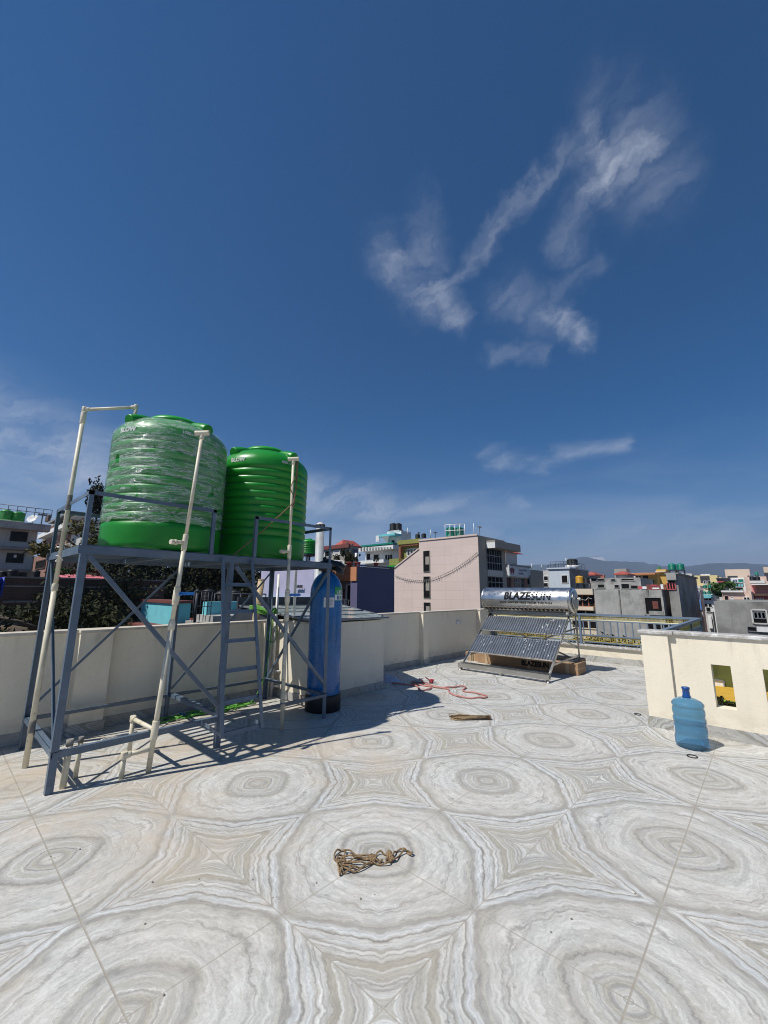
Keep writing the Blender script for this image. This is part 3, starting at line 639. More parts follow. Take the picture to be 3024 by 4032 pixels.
# embossed frame below the name and the printed words
for T_, C_, o1, o2, k_ in ((TA, C1, -0.803, 0.192, 1.), (TB, C2, -0.593, 0.419, 1.)):
    f_ = lambda o_, dz: on_tank(C_, TZ + zs + dz, .5315, th_to_cam(C_, o_))
    lettering('print', 'BLOW', .062, 'white_print', T_, f_(o1, -.012), bold=.003, cuts=3)
    lettering('print', '1000', .040, 'white_print', T_, f_(o2, -.004), bold=.0015, cuts=2)
    lettering('print', 'Ltrs', .024, 'white_print', T_, f_(o2 + .13, -.008), bold=.0008, cuts=2)
# stretch film round the left tank
m_ = MB(); NN, KK = 180, 46; vs = []; rng = random.Random(3)
import mathutils.noise as mn
for k in range(KK + 1):
    for i in range(NN):
        th = 2 * math.pi * i / NN; f = k / KK
        edge = (mn.noise(Vector((math.cos(th) * 3, math.sin(th) * 3, 5))) * .035 + mn.noise(Vector((math.cos(th) * 11, math.sin(th) * 11, 2))) * .02) 
        z = .25 + edge + f * (zs + .15 + edge * .5 - .25); r = .533; q_ = z - zs
        if q_ > 0:
            for (za, ra), (zb_, rb_) in zip([(0, .537), (.03, .531), (.075, .503), (.135, .437), (.18, .36)], [(.03, .531), (.075, .503), (.135, .437), (.18, .36), (.30, .20)]):
                if za <= q_ <= zb_: r = ra + (rb_ - ra) * (q_ - za) / (zb_ - za)
        r += .007 * mn.noise(Vector((math.cos(th) * 6, math.sin(th) * 6, z * 30))) + .004 * mn.noise(Vector((math.cos(th) * 22, math.sin(th) * 22, z * 60)))
        vs.append((C1[0] + r * math.cos(th), C1[1] + r * math.sin(th), TZ + z))
fs = [(k * NN + i, k * NN + (i + 1) % NN, (k + 1) * NN + (i + 1) % NN, (k + 1) * NN + i) for k in range(KK) for i in range(NN)]
m_.add(vs, fs, True); m_.build('film_wrap', 'stretch_film', TA)

# ================================================================ PIPES
def coupling(m_, p, d, r, l): d = Vector(d).normalized(); p = Vector(p); m_.tube([p - d * l / 2, p - d * (l / 2 - .004), p + d * (l / 2 - .004), p + d * l / 2], [r * .93, r, r, r * .93], 16)
# inlet pipe arching over the left tank
t = thing('water_pipe', 'tall cream inlet pipe at the left end of the stand, bent over the wrapped tank', 'pipe', (.735, 4.487, 0))
m_ = MB(); e0 = Vector((.75, 4.487, 3.03)); e1 = Vector((1.11, 4.28, 3.115)); m_.tube([(.732, 4.487, 0), (.740, 4.487, 1.4)], .0205, 14); m_.tube([(.740, 4.487, 1.4), e0], .0175, 14); m_.tube([e0, e1], .0145, 14)
m_.tube([e1 + Vector((0, 0, .01)), e1 + Vector((0, 0, -.14))], .0155, 14); m_.build('pipe_run', 'cream_pipe', t)
m_ = MB(); coupling(m_, e0, (0, 0, 1), .021, .05); coupling(m_, e0 + Vector((0, 0, -.085)), (0, 0, 1), .023, .11); coupling(m_, e0 + (e1 - e0) * .04, e1 - e0, .019, .05); coupling(m_, e1, (0, 0, 1), .020, .05); coupling(m_, e1 - (e1 - e0) * .04, e1 - e0, .019, .05)
coupling(m_, (.740, 4.487, 1.4), (0, 0, 1), .024, .06); split_build(m_, 'pipe_fitting', 'cream_pipe', t)
m_ = MB(); coupling(m_, (.735, 4.487, .30), (0, 0, 1), .0245, .09); coupling(m_, (.745, 4.487, 2.14), (0, 0, 1), .0205, .14); split_build(m_, 'tie_rag', 'grey_dirty', t)
def valve(par, p):
    p = Vector(p); m_ = MB(); m_.bar(p + Vector((.02, -.03, .012)), p + Vector((.115, -.075, .012)), .026, .010, (0, 0, 1)); m_.tube([p, p + Vector((.03, -.035, .01))], .014, 10); m_.build('valve_handle', 'valve_blue', par)
def riser(label, base, top, rz, cz, stub, loops):
    t = thing('water_pipe', label, 'pipe', base); base = Vector(base); top = Vector(top); L = lambda z: base.lerp(top, z / top.z); d = (top - base).normalized()
    m_ = MB(); m_.tube([base, L(cz)], .0195, 16); m_.tube([L(cz), L(stub)], .0175, 16); m_.tube([L(stub), top], .0150, 16); s0 = L(stub); m_.tube([s0, s0 + Vector((-.085, -.02, -.008))], .016, 12); m_.build('pipe_run', 'cream_pipe', t)
    m_ = MB(); coupling(m_, L(cz), d, .027, .06); coupling(m_, L(cz) + d * .035, d, .023, .03); coupling(m_, L(rz), d, .028, .10); coupling(m_, L(rz) - d * .055, d, .025, .04); coupling(m_, L(rz) + d * .06, d, .026, .03)
    coupling(m_, L(stub), d, .0225, .14); coupling(m_, s0 + Vector((-.085, -.02, -.008)), (1, .24, .05), .024, .022); coupling(m_, s0 + Vector((-.115, -.025, -.008)), (1, .24, .05), .021, .03)
    ax = Vector((.7, -.55, .1)).normalized(); m_.tube([top - ax * .062, top - ax * .05, top + ax * .05, top + ax * .062], [.024, .024, .024, .024], 16); coupling(m_, top - Vector((0, 0, .035)), d, .021, .05)
    coupling(m_, L(.30), d, .0265, .14); split_build(m_, 'pipe_fitting', 'cream_pipe', t)
    valve(t, L(rz + .01)); m_ = MB(); m_.tube([top - ax * .0625, top - ax * .063], .019, 14); m_.build('pipe_mouth', 'black_plastic', t)
    return t, L
T2, L2_ = riser('cream riser pipe with small floor loops, in front of the wrapped tank', (1.366, 3.704, 0), (1.50, 3.645, 2.80), 1.335, 1.09, 1.79, 1)
m_ = MB(); k1 = Vector((1.379, 4.206, .285)); k2 = Vector((1.190, 3.725, .160))
m_.tube([L2_(.30), k1], .0165, 12); m_.tube([k1, (1.379, 4.206, 0)], .0175, 12); m_.tube([L2_(.165), k2], .0165, 12); m_.tube([k2, (1.188, 3.725, 0)], .0175, 12); m_.build('pipe_loop', 'cream_pipe', T2)
m_ = MB(); coupling(m_, k1, (0, 0, 1), .024, .05); coupling(m_, k2, (0, 0, 1), .024, .05); coupling(m_, k2 + (L2_(.165) - k2) * .1, L2_(.165) - k2, .023, .05); coupling(m_, k1 + (L2_(.3) - k1) * .06, L2_(.3) - k1, .023, .05); split_build(m_, 'pipe_fitting', 'cream_pipe', T2)
T3, L3_ = riser('cream riser pipe roped up in front of the bare green tank', (2.634, 3.797, 0), (2.612, 3.805, 2.865), 1.325, 1.11, 1.81, 0)
t = thing('rope', 'thin frayed brown cord tied from the right riser top across the bare tank', 'rope', (2.61, 3.83, 2.8))
m_ = MB(); m_.tube(smooth_path([(2.64, 3.80, 2.83), (2.655, 3.79, 2.7), (2.58, 3.78, 2.52), (2.65, 3.80, 2.40), (2.60, 3.78, 2.33), (2.3, 3.86, 2.0), (2.02, 3.90, 1.73)], 6), .006, 7)
m_.tube(smooth_path([(2.66, 3.80, 2.86), (2.66, 3.79, 2.6), (2.62, 3.775, 2.3)], 6), .008, 7); m_.build('cord', 'rust_wire', t)
t = thing('water_pipe', 'white elbow pipe peeping out behind the right shoulder of the bare tank', 'pipe', (3.62, 5.0, 0))
m_ = MB(); m_.tube([(3.62, 5.06, 0.95), (3.62, 5.06, 3.17)], .02, 12); m_.tube([(3.62, 5.06, 3.17), (3.2, 4.75, 3.12)], .0185, 12); m_.build('pipe_run', 'white_pipe', t)
m_ = MB(); coupling(m_, (3.62, 5.06, 3.16), (0, 0, 1), .028, .07); split_build(m_, 'pipe_fitting', 'white_pipe', t)
for (a_, b_, h_, r_, lab) in ((.859, 3.854, .31, .021, 'thicker cut cream pipe stub with a dark collar, inside the left leg of the stand'), (.959, 3.99, .275, .0165, 'thinner cut cream pipe stub standing beside the thick one')):
    t = thing('pipe_stub', lab, 'pipe', (a_, b_, 0)); m_ = MB(); m_.tube([(a_, b_, 0), (a_ + .005, b_, h_)], r_, 14); m_.build('pipe_run', 'cream_pipe', t)
    m_ = MB(); m_.tube([(a_ + .005, b_, h_ - .035), (a_ + .005, b_, h_ + .008)], r_ * 1.1, 14); m_.build('collar', 'grey_dirty', t)
# big grey white vent pipe and bamboo pole beyond the wall
t = thing('vent_pipe', 'thick pale grey vent pipe with a perforated cap behind the blue filter vessel', 'pipe', (4.47, 5.6, -3)); m_ = MB(); m_.tube([(4.47, 5.6, -3), (4.47, 5.6, 2.50)], .072, 24); m_.build('pipe_run', 'vent_grey', t)
m_ = MB(); m_.lathe([(.078, 0), (.078, .05), (.055, .075), (.02, .09)], (4.47, 5.6, 2.48), 24); m_.build('vent_cap', 'wire_white', t)
m_ = MB(); n_ = math.atan2(-5.6, -4.47)
for k in range(9): th = n_ + (k - 4) * .33; m_.bar((4.47 + .076 * math.cos(th), 5.6 + .076 * math.sin(th), 2.495), (4.47 + .074 * math.cos(th + .1), 5.6 + .074 * math.sin(th + .1), 2.53), .016, .012, (math.sin(th), -math.cos(th), 0))
m_.build('vent_slots', 'void_dark', t)
t = thing('bamboo_pole', 'leaning bamboo pole behind the parapet wall, lime rope tied to it', 'pole', (3.0, 5.45, -2)); m_ = MB()
pts = [Vector((3.0, 5.42, -1.2)).lerp(Vector((3.33, 5.5, 1.55)), k / 8) for k in range(9)]; m_.tube(pts, .048, 16); 
for p in pts[1:]: m_.tube([p - Vector((0, 0, .008)), p + Vector((0, 0, .008))], .052, 16)
m_.build('pole', 'bamboo', t)
t = thing('water_pipe', 'slim white pipe rising past the rear leg of the stand beside the bamboo pole', 'pipe', (3.35, 5.15, 0)); m_ = MB(); m_.tube([(3.33, 5.08, 0), (3.36, 5.10, 1.62)], .019, 12); m_.tube([(3.33, 5.08, .32), (3.40, 5.0, .32)], .014, 10); m_.tube([(3.33, 5.08, .13), (3.40, 5.0, .13)], .014, 10); m_.build('pipe_run', 'white_pipe', t)

# lime green rope: wound on the pole, hanging, and a heap on the floor
rng = random.Random(11)
t = thing('rope', 'bright lime green rope knotted to the rear leg, trailing to a floor heap', 'rope', (2.9, 5.0, 0)); m_ = MB()
for k in range(6):
    z_ = 1.10 + k * .012; m_.tube(smooth_path([(3.10, 5.25, z_ + .05), (3.18, 5.05, z_ + .02 - .01 * k), (3.26, 4.93 + .01 * k, z_), (3.20, 5.1, z_ - .03), (3.05, 5.3, z_ + .03)], 5), .008, 6)
m_.tube(smooth_path([(3.2, 4.95, 1.1), (3.15, 4.93, .9), (3.12, 4.93, .78), (3.2, 4.90, .72), (3.26, 4.92, .85), (3.22, 4.95, 1.1)], 6), .006, 6)
m_.tube(smooth_path([(3.2, 4.93, 1.1), (3.17, 4.92, .8), (3.13, 4.9, .5), (3.02, 4.85, .2), (2.85, 4.86, .02), (2.6, 4.95, .012), (2.3, 4.96, .012)], 8), .007, 6); m_.build('hanging_strand', 'rope_lime', t)
m_ = MB()
for k in range(7):
    cx_, cy_ = 2.0 + .13 * k, 4.93 + rng.uniform(-.05, .06); pts = [(cx_ + rng.uniform(.06, .22) * math.cos(q * 1.2 + k), cy_ + rng.uniform(.04, .10) * math.sin(q * 1.2 + k), .012 + .008 * (q % 3)) for q in range(9)]
    m_.tube(smooth_path(pts, 5), .009, 6)
m_.build('floor_coil', 'rope_lime', t)
t = thing('cloth_rag', 'small crumpled blue rag lying in the lime rope heap', 'rag', (2.2, 4.97, 0)); m_ = MB(); N_ = 14; vs = [(2.12 + .26 * i / N_, 4.93 + .14 * j / N_, .012 + .035 * abs(mn.noise(Vector((i * .5, j * .5, 3))))) for j in range(N_ + 1) for i in range(N_ + 1)]
m_.add(vs, [(j * (N_ + 1) + i, j * (N_ + 1) + i + 1, (j + 1) * (N_ + 1) + i + 1, (j + 1) * (N_ + 1) + i) for j in range(N_) for i in range(N_)], True); m_.build('folds', 'blue_film', t)
t = thing('cable', 'loose white wire curled on the floor along the parapet skirting', 'cable', (1.4, 4.6, 0)); m_ = MB()
m_.tube(smooth_path([(1.02, 4.95, .006), (1.15, 4.8, .006), (1.3, 4.72, .01), (1.6, 4.80, .006), (1.55, 4.70, .02), (1.42, 4.66, .006), (1.30, 4.72, .02), (1.55, 4.78, .006), (1.75, 4.72, .006), (1.9, 4.82, .006), (2.02, 4.98, .006)], 7), .006, 6)
m_.tube(smooth_path([(.98, 4.99, .10), (1.0, 4.9, .05), (1.02, 4.84, .006), (1.08, 4.9, .006)], 5), .003, 5); m_.build('strand', 'wire_white', t)

# ================================================================ BLUE FILTER VESSEL
FC = Vector((3.415, 4.105, 0)); t = FV = thing('filter_vessel', 'tall blue pressure filter vessel on a black foot at the right end of the stand', 'water filter', FC)
m_ = MB(); pr = [(.195, .15), (.198, .17), (.20, .3), (.20, 1.36)] + [(.20 * math.cos(q * math.pi / 2 / 9 * .98) + .0, 1.36 + .27 * math.sin(q * math.pi / 2 / 9)) for q in range(1, 10)] + [(.055, 1.645)]
pr = [p for p in pr if p[0] > .05]; m_.lathe(pr, FC, 72); m_.build('vessel', 'filter_blue', t)
m_ = MB(); m_.lathe([(.198, 0), (.212, .01), (.212, .17), (.204, .19)], FC, 64); m_.build('foot', 'black_plastic', t)
m_ = MB(); c = FC + Vector((0, 0, 1.63)); m_.lathe([(.075, 0), (.085, .03), (.09, .08), (.06, .14), (.02, .16)], c, 20); m_.tube([c + Vector((-.10, .06, .06)), c + Vector((.0, 0, .10)), c + Vector((.13, -.10, .07)), c + Vector((.17, -.14, .05))], [.055, .07, .06, .03], 14)
m_.tube([c + Vector((.05, -.09, .06)), c + Vector((.10, -.14, .0)), c + Vector((.12, -.17, -.03))], [.04, .028, .012], 10); m_.tube([c + Vector((-.03, 0, .12)), c + Vector((-.05, .0, .17)), c + Vector((-.02, .02, .19))], [.03, .025, .01], 10); m_.build('valve_head', 'black_wrap', t)
def vess(th0, z0, r=.2035): return lambda x, y: (FC.x + r * math.cos(th0 + x / r), FC.y + r * math.sin(th0 + x / r), z0 + y)
def sticker(name, m, th0, z0, w2, h2, r, par):
    m_ = MB(); N_ = 12; f = vess(th0, z0, r); vs = [f(-w2 + 2 * w2 * i / N_, y) for y in (-h2, h2) for i in range(N_ + 1)]; m_.add(vs, [(i, i + 1, N_ + 2 + i, N_ + 1 + i) for i in range(N_)], True); return m_.build(name, m, par)
th = math.atan2(-FC.y, -FC.x)
s_ = sticker('label_sheet', 'sticker_white', th + .18, 1.255, .066, .058, .2015, t)
for k in range(7): sticker('label_line', 'ink', th + .20, 1.288 - k * .012, .050 if k % 3 else .036, .0016, .2022, s_)
s_ = sticker('label_sheet', 'sticker_green', th + .86, 1.36, .068, .082, .2015, t)
sticker('label_patch', 'sticker_white', th + .86, 1.315, .066, .034, .2022, s_)
lettering('print', '9860', .034, 'sticker_white', s_, vess(th + .97, 1.392, .2024), bold=.001); lettering('print', '9841', .034, 'sticker_white', s_, vess(th + .97, 1.364, .2024), bold=.001)
m_ = MB(); f = vess(th + .72, 1.378, .2024); m_.add([f(-.012, .014), f(-.006, .020), f(.0, .0), f(.012, -.01), f(.006, -.018), f(-.010, -.002)], [(0, 1, 2, 5), (5, 2, 3, 4)]); m_.build('print', 'sticker_white', s_)
sticker('label_picture', 'filter_blue', th + .78, 1.312, .014, .024, .2028, s_); sticker('label_picture', 'tank_green_lid', th + 1.0, 1.312, .014, .022, .2028, s_)

# ================================================================ SOLAR HEATER
SH = thing('solar_water_heater', 'stainless solar water heater with ribbed reflector sheets, its tubes not yet fitted', 'solar heater', (7.6, 3.5, 0))
ax0, az0, RR = 8.03, 1.262, .232; BL, BR_ = 4.42, 2.62
m_ = MB(); L_ = BL - BR_
m_.lathe([(.05, -.012), (.12, -.010), (RR * .86, 0), (RR * .97, .004), (RR, .02), (RR, L_ - .02), (RR * .97, L_ - .004), (RR * .86, L_), (.12, L_ + .008), (.05, L_ + .012)], (ax0, BR_, az0), 72, (0, 1, 0)); m_.build('storage_drum', 'stainless', SH)
m_ = MB(); m_.lathe([(RR + .003, 0), (RR + .006, .004), (RR + .006, .026), (RR + .003, .03)], (ax0, BR_ + .02, az0), 72, (0, 1, 0), cap=False); m_.lathe([(RR + .003, 0), (RR + .006, .004), (RR + .006, .026), (RR + .003, .03)], (ax0, BL - .05, az0), 72, (0, 1, 0), cap=False); split_build(m_, 'drum_band', 'stainless_rough', SH)
m_ = MB(); m_.lathe([(.17, 0), (.165, .012), (.14, .016), (.05, .02)], (ax0, BR_ - .01, az0), 40, (0, -1, 0)); m_.tube([(ax0 + .02, BR_ - .03, az0 + .03), (ax0 + .02, BR_ - .075, az0 + .03)], .020, 14); m_.build('end_cover', 'stainless_rough', SH)
m_ = MB(); m_.tube([(ax0 + .02, BR_ - .07, az0 + .03), (ax0 + .02, BR_ - .10, az0 + .03)], .026, 14); m_.tube(smooth_path([(ax0 + .02, BR_ - .1, az0 + .03), (ax0 + .08, BR_ - .17, az0 + .01), (ax0 + .12, BR_ - .20, az0 + .05), (ax0 + .15, BR_ - .26, az0 + .03)], 5), .004, 8); m_.build('inlet_nipple', 'wire_white', SH)
# tube sockets under the drum
for k in range(20):
    b_ = BL - .10 - k * (L_ - .2) / 19; ph = R(-47); d = Vector((-math.cos(ph), 0, math.sin(ph))); c = Vector((ax0, b_, az0)) + d * (RR - .002)
    m_ = MB(); m_.lathe([(.037, -.01), (.037, .008), (.031, .011), (.029, .009)], c, 18, d, cap=False); s_ = m_.build('tube_socket', 'tube_seal', SH)
    m_ = MB(); m_.lathe([(.030, .002), (.0301, .0035)], c, 18, d); m_.build('socket_hole', 'tube_hole', s_)
def drumtext(b_c, ph_c): return lambda x, y: (ax0 - (RR + .0025) * math.cos(ph_c + y / RR), b_c - x, az0 + (RR + .0025) * math.sin(ph_c + y / RR))
bt = on_a((1750 + 752 / 2.37), 2250 + 222 / 2.37, ax0 - .2).y
lettering('logo', 'BLAZE', .20, 'logo_black', SH, drumtext(bt + .165, R(17)), bold=.010, shear=.12, sx=.92, spacing=1.02, cuts=12)
lettering('logo', 'SUN', .20, 'logo_black', SH, drumtext(bt - .305, R(17)), bold=.010, shear=.12, sx=.98, spacing=1.02, cuts=30, stripes=(-9, 6, 5))
lettering('logo', 'HOT WATER FREE FROM THE SUN', .052, 'logo_black', SH, drumtext(bt - .0, R(-14)), bold=.0016, sx=1.18, spacing=1.10, cuts=4)
# frame: side rails, foot tray, rear legs, braces, corrugated reflectors
fa0, fz0, fa1, fz1 = 6.86, .045, 8.20, 1.10
dv = Vector((fa1 - fa0, 0, fz1 - fz0)).normalized(); nv = Vector((-dv.z, 0, dv.x))
for b_ in (4.33, 2.72):
    m_ = MB(); m_.angle((fa0 - .03, b_, fz0 - .03), (fa1 + .02, b_, fz1), .042, .003, (0, -1 if b_ > 3 else 1, 0), tuple(nv)); m_.build('side_rail', 'stainless_rough', SH)
    m_ = MB(); m_.bar((8.36, b_, 0), (8.30, b_, 1.16), .05, .004, (1, 0, 0)); m_.bar((8.36 - .024, b_ - .012, 0), (8.30 - .024, b_ - .012, 1.16), .004, .028, (1, 0, 0)); m_.build('rear_leg', 'stainless_rough', SH)
    m_ = MB(); m_.bar((7.10, b_, .24), (8.34, b_, .24 + .02), .03, .004, (0, 0, 1)); m_.bar((7.55, b_ + .01, .62), (8.34, b_ + .01, .40), .028, .004, (0, 0, 1)); m_.bar((7.9, b_ - .01, .92), (8.33, b_ - .01, .75), .028, .004, (0, 0, 1)); split_build(m_, 'side_brace', 'stainless_rough', SH)
    m_ = MB(); m_.lathe([(.04, 0), (.042, .008), (.02, .012), (.014, .045)], (fa0 - .03, b_, 0), 16); m_.box(fa0 - .08, fa0 + .03, b_ - .03, b_ + .03, .001, .008); m_.build('foot', 'stainless_rough', SH)
m_ = MB(); m_.box(fa0 - .05, fa0 + .03, 2.70, 4.37, .045, .065); m_.bar((fa0 - .05, 2.70, .085), (fa0 - .05, 4.37, .085), .07, .004, (0, 0, 1)); m_.bar((fa0 + .04, 2.70, .10), (fa0 + .04, 4.37, .10), .07, .004, (0, 0, 1)); m_.box(fa0 - .055, fa0 - .035, 2.70, 4.37, .118, .124); m_.build('foot_tray', 'stainless_rough', SH)
m_ = MB(); m_.lathe([(.02, 0), (.02, .04)], (fa0 - .03, 3.53, .001), 12); m_.box(fa0 - .06, fa0 + .01, 3.50, 3.56, .03, .045); m_.build('foot', 'stainless_rough', SH)
def at_r(s, b_, off): p = Vector((fa0, 0, fz0)) + dv * s + nv * off; return Vector((p.x, b_, p.z))
for s0, s1 in ((1.00, 1.385), (.395, .83)):
    m_ = MB(); NC = 34 * 4; vs = []
    for s_ in (s0, s1):
        for i in range(NC + 1):
            q = i % 4; off = .012 + (.0, .016, .016, .0)[q]; b_ = 4.34 - i * 1.62 / NC
            vs.append(at_r(s_, b_, off))
    m_.add(vs, [(i, i + 1, NC + 2 + i, NC + 1 + i) for i in range(NC)]); o = m_.build('reflector_sheet', 'reflector_sheet', SH); md = o.modifiers.new('s', 'SOLIDIFY'); md.thickness = .0015
    for s_ in (s0 - .008, s1 + .008):
        m_ = MB(); m_.bar(at_r(s_, 2.70, .008), at_r(s_, 4.36, .008), .022, .010, tuple(dv)); m_.build('cross_bar', 'stainless_rough', SH)
    rr = random.Random(int(s0 * 100)); m_ = MB()
    for k in range(10 if s0 > .9 else 20):
        # torn bits of pale protective film
        bb = rr.uniform(2.78, 3.15) if s0 > .9 else (rr.uniform(2.8, 3.5) if k < 15 else rr.uniform(3.5, 4.25)); s_ = rr.uniform(s0 + .04, s1 - .06); l = rr.uniform(.02, .085)
        c_ = rr.uniform(-.02, .02); m_.add([at_r(s_, bb, .0305), at_r(s_ + .008, bb - .009, .032), at_r(s_ + l * .5, bb - .012 + c_, .032), at_r(s_ + l, bb - .009, .0315), at_r(s_ + l * .9, bb - .001, .0305), at_r(s_ + l * .5, bb - .003 + c_, .0305)], [(0, 1, 2, 5), (5, 2, 3, 4)])
    tag(m_.build('film_scraps', 'window_white', SH), kind='stuff')
m_ = MB(); m_.box(8.06, 8.12, 2.70, 4.36, 1.004, 1.03); m_.box(7.98, 8.03, 2.68, 4.38, .985, 1.0); m_.bar((8.1, 2.7, .98), (8.1, 4.36, .98), .05, .004, (0, 0, 1)); split_build(m_, 'cradle_bar', 'stainless_rough', SH)
for b_ in (4.33, 2.72):
    m_ = MB(); m_.bar((8.16, b_, 1.0), (8.22, b_, 1.12), .05, .02, (0, 1, 0)); m_.bar((7.93, b_, 1.0), (7.90, b_, 1.08), .05, .02, (0, 1, 0)); m_.bar((7.90, b_, 1.005), (8.34, b_, 1.005), .02, .05, (0, 0, 1)); m_.build('cradle', 'stainless_rough', SH)
m_ = MB(); m_.bar((8.35, 2.72, .15), (8.34, 4.33, .75), .03, .004, (0, 0, 1)); m_.bar((8.355, 4.33, .15), (8.345, 2.72, .75), .03, .004, (0, 0, 1)); m_.bar((7.55, 3.5, .58), (8.34, 3.5, .45), .03, .004, (0, 0, 1)); split_build(m_, 'rear_brace', 'stainless_rough', SH)
m_ = MB(); m_.add([at_r(.34, b_, o_) for b_, o_ in ((4.3, .02), (3.9, .02))] + [at_r(.40, b_, o_) for b_, o_ in ((3.9, .02), (4.3, .02))], [(0, 1, 2, 3)])

# cardboard boxes behind and under the heater
def carton(label, x0, x1, y0, y1, h, text=False):
    t = thing('cardboard_box', label, 'box', ((x0 + x1) / 2, (y0 + y1) / 2, 0)); m_ = MB(); m_.box(x0, x1, y0, y1, .002, h); o = m_.build('carton', 'cardboard', t, bevel=.006)
    m_ = MB()
    for yy in (y0 + .18, y0 + (y1 - y0) * .45, y1 - .2): m_.box(x0 - .0025, x1 + .0025, yy - .028, yy + .028, .001, h + .0025)
    m_.box(x0 - .003, x0 + (x1 - x0), y0 - .002, y0 + .02, h * .47, h * .53); split_build(m_, 'tape', 'cardboard_tape', t)
    if text: lettering('logo', 'BLAZESUN', .125, 'logo_black', t, lambda x, y: (x0 - .004, 3.33 - x, h * .52 + y), bold=.006, shear=.05, sx=.86); 
    return t
carton('long brown cardboard carton with black lettering lying under the solar heater', 7.78, 8.19, 2.57, 4.52, .195, True)
carton('plain brown carton lying behind the lettered one, by the rear legs', 8.42, 8.80, 2.75, 4.1, .17)
carton('short brown carton end sticking out left of the heater boxes', 7.88, 8.16, 4.56, 4.86, .17)

# ================================================================ RAILING
RL = thing('railing', 'pale blue steel railing with gold key pattern bands on the far low wall', 'railing', (9.68, 3, .335))
def railing_run(p0, p1, n_posts, z0=.335, z1=.95):
    p0 = Vector(p0); p1 = Vector(p1); L = (p1 - p0).length; d = (p1 - p0).normalized(); Z = Vector((0, 0, 1)); nn_ = d.cross(Z)
    m_ = MB(); m_.bar(p0 + Z * z1, p1 + Z * z1, .04, .055, (0, 0, 1)); m_.build('top_rail', 'rail_paint', RL)
    m_ = MB(); m_.bar(p0 + Z * (z1 - .125), p1 + Z * (z1 - .125), .022, .03, (0, 0, 1)); m_.bar(p0 + Z * (z0 + .185), p1 + Z * (z0 + .185), .024, .03, (0, 0, 1)); m_.bar(p0 + Z * (z0 + .05), p1 + Z * (z0 + .05), .024, .03, (0, 0, 1)); split_build(m_, 'middle_rail', 'rail_paint', RL)
    for k in range(n_posts):
        p = p0.lerp(p1, k / (n_posts - 1)); m_ = MB(); m_.box(p.x - .024, p.x + .024, p.y - .024, p.y + .024, z0 + .001, z1 - .02); m_.box(p.x - .045, p.x + .045, p.y - .045, p.y + .045, z0 + .0005, z0 + .014); m_.build('post', 'rail_paint', RL)
    nb = int(L / .13)
    for k in range(1, nb):
        p = p0 + d * (L * k / nb); m_ = MB(); m_.box(p.x - .010, p.x + .010, p.y - .010, p.y + .010, z0 + .198, z1 - .138); m_.build('baluster', 'rail_paint', RL)
    for zb, zt in ((z0 + .066, z0 + .17), (z1 - .108, z1 - .028)):
        m_ = MB(); m_.bar(p0 + Z * (zb + .004), p1 + Z * (zb + .004), .012, .012, (0, 0, 1)); m_.bar(p0 + Z * (zt - .004), p1 + Z * (zt - .004), .010, .012, (0, 0, 1))
        h_ = zt - zb - .02; u_ = h_ * 1.25; nk = int(L / u_); th_ = .010
        for k in range(nk):
            q = p0 + d * (u_ * (k + .1)) + Z * (zb + .01)
            G_ = lambda x, z: q + d * (x * u_) + Z * (z * h_)
            for (xa, za, xb, zb_) in ((0, 0, 0, 1), (0, 1, .8, 1), (.8, 1, .8, .25), (.8, .25, .32, .25), (.32, .25, .32, .65), (.32, .62, .58, .62)):
                m_.bar(G_(xa, za * .96 + .02), G_(xb, zb_ * .96 + .02), th_, th_, tuple(nn_))
        m_.build('key_band', 'gold_trim', RL)
    m_ = MB(); m_.bar(p0 + Z * (z0 + .068) - nn_ * .0, p1 + Z * (z0 + .068), .012, .004, (0, 0, 1)); m_.bar(p0 + Z * (z1 - .108), p1 + Z * (z1 - .108), .02, .016, (0, 0, 1)); split_build(m_, 'cream_strip', 'cream_strip', RL)
railing_run((9.69, 5.15, 0), (9.69, 1.02, 0), 3); railing_run((9.66, .975, 0), (5.70, .975, 0), 4)

# ================================================================ SMALL THINGS ON THE FLOOR
# water bottle
BC = Vector((5.0, .685, 0)); t = thing('water_bottle', 'large blue refillable water bottle standing on the tiles near the wall opening', 'bottle', BC)
pr = [(.115, .0), (.128, .012), (.132, .03), (.132, .085), (.127, .095), (.125, .105), (.129, .12), (.129, .185), (.124, .196), (.124, .21), (.129, .225), (.129, .25), (.123, .262), (.1225, .275), (.128, .29), (.1285, .315), (.126, .335), (.120, .355), (.128, .362), (.128, .378), (.110, .402), (.07, .422), (.036, .430)]
m_ = MB(); m_.lathe(pr, BC, 56); m_.build('bottle_body', 'bottle_blue', t)
m_ = MB(); m_.lathe([(.037, .428), (.034, .44), (.029, .455), (.029, .50), (.033, .505), (.033, .52), (.024, .524)], BC, 28); m_.build('bottle_neck', 'bottle_neck', t)
m_ = MB(); th = math.atan2(-BC.y, -BC.x) - 1.28
m_.add([(BC.x + .1305 * math.cos(th + q), BC.y + .1305 * math.sin(th + q), z_) for z_ in (.12, .178) for q in (-.13, 0, .13)], [(0, 1, 4, 3), (1, 2, 5, 4)], True); m_.build('bottle_label', 'sticker_white', t)
for (a_, b_, r_, lab) in ((on_z(2511, 2814, 0).x, on_z(2511, 2814, 0).y, .034, 'thin black rubber ring on the tiles by the wall corner'), (on_z(2726, 2980, 0).x, on_z(2726, 2980, 0).y, .037, 'thin black rubber ring on the tiles in front of the water bottle')):
    m_ = MB(); m_.tube([(a_ + r_ * math.cos(k * R(12)), b_ + r_ * math.sin(k * R(12)), .0045) for k in range(31)], .0042, 8, caps=False); o = m_.build('rubber_ring', 'black_plastic'); tag(o, lab, 'ring', 'rubber rings on the tiles')
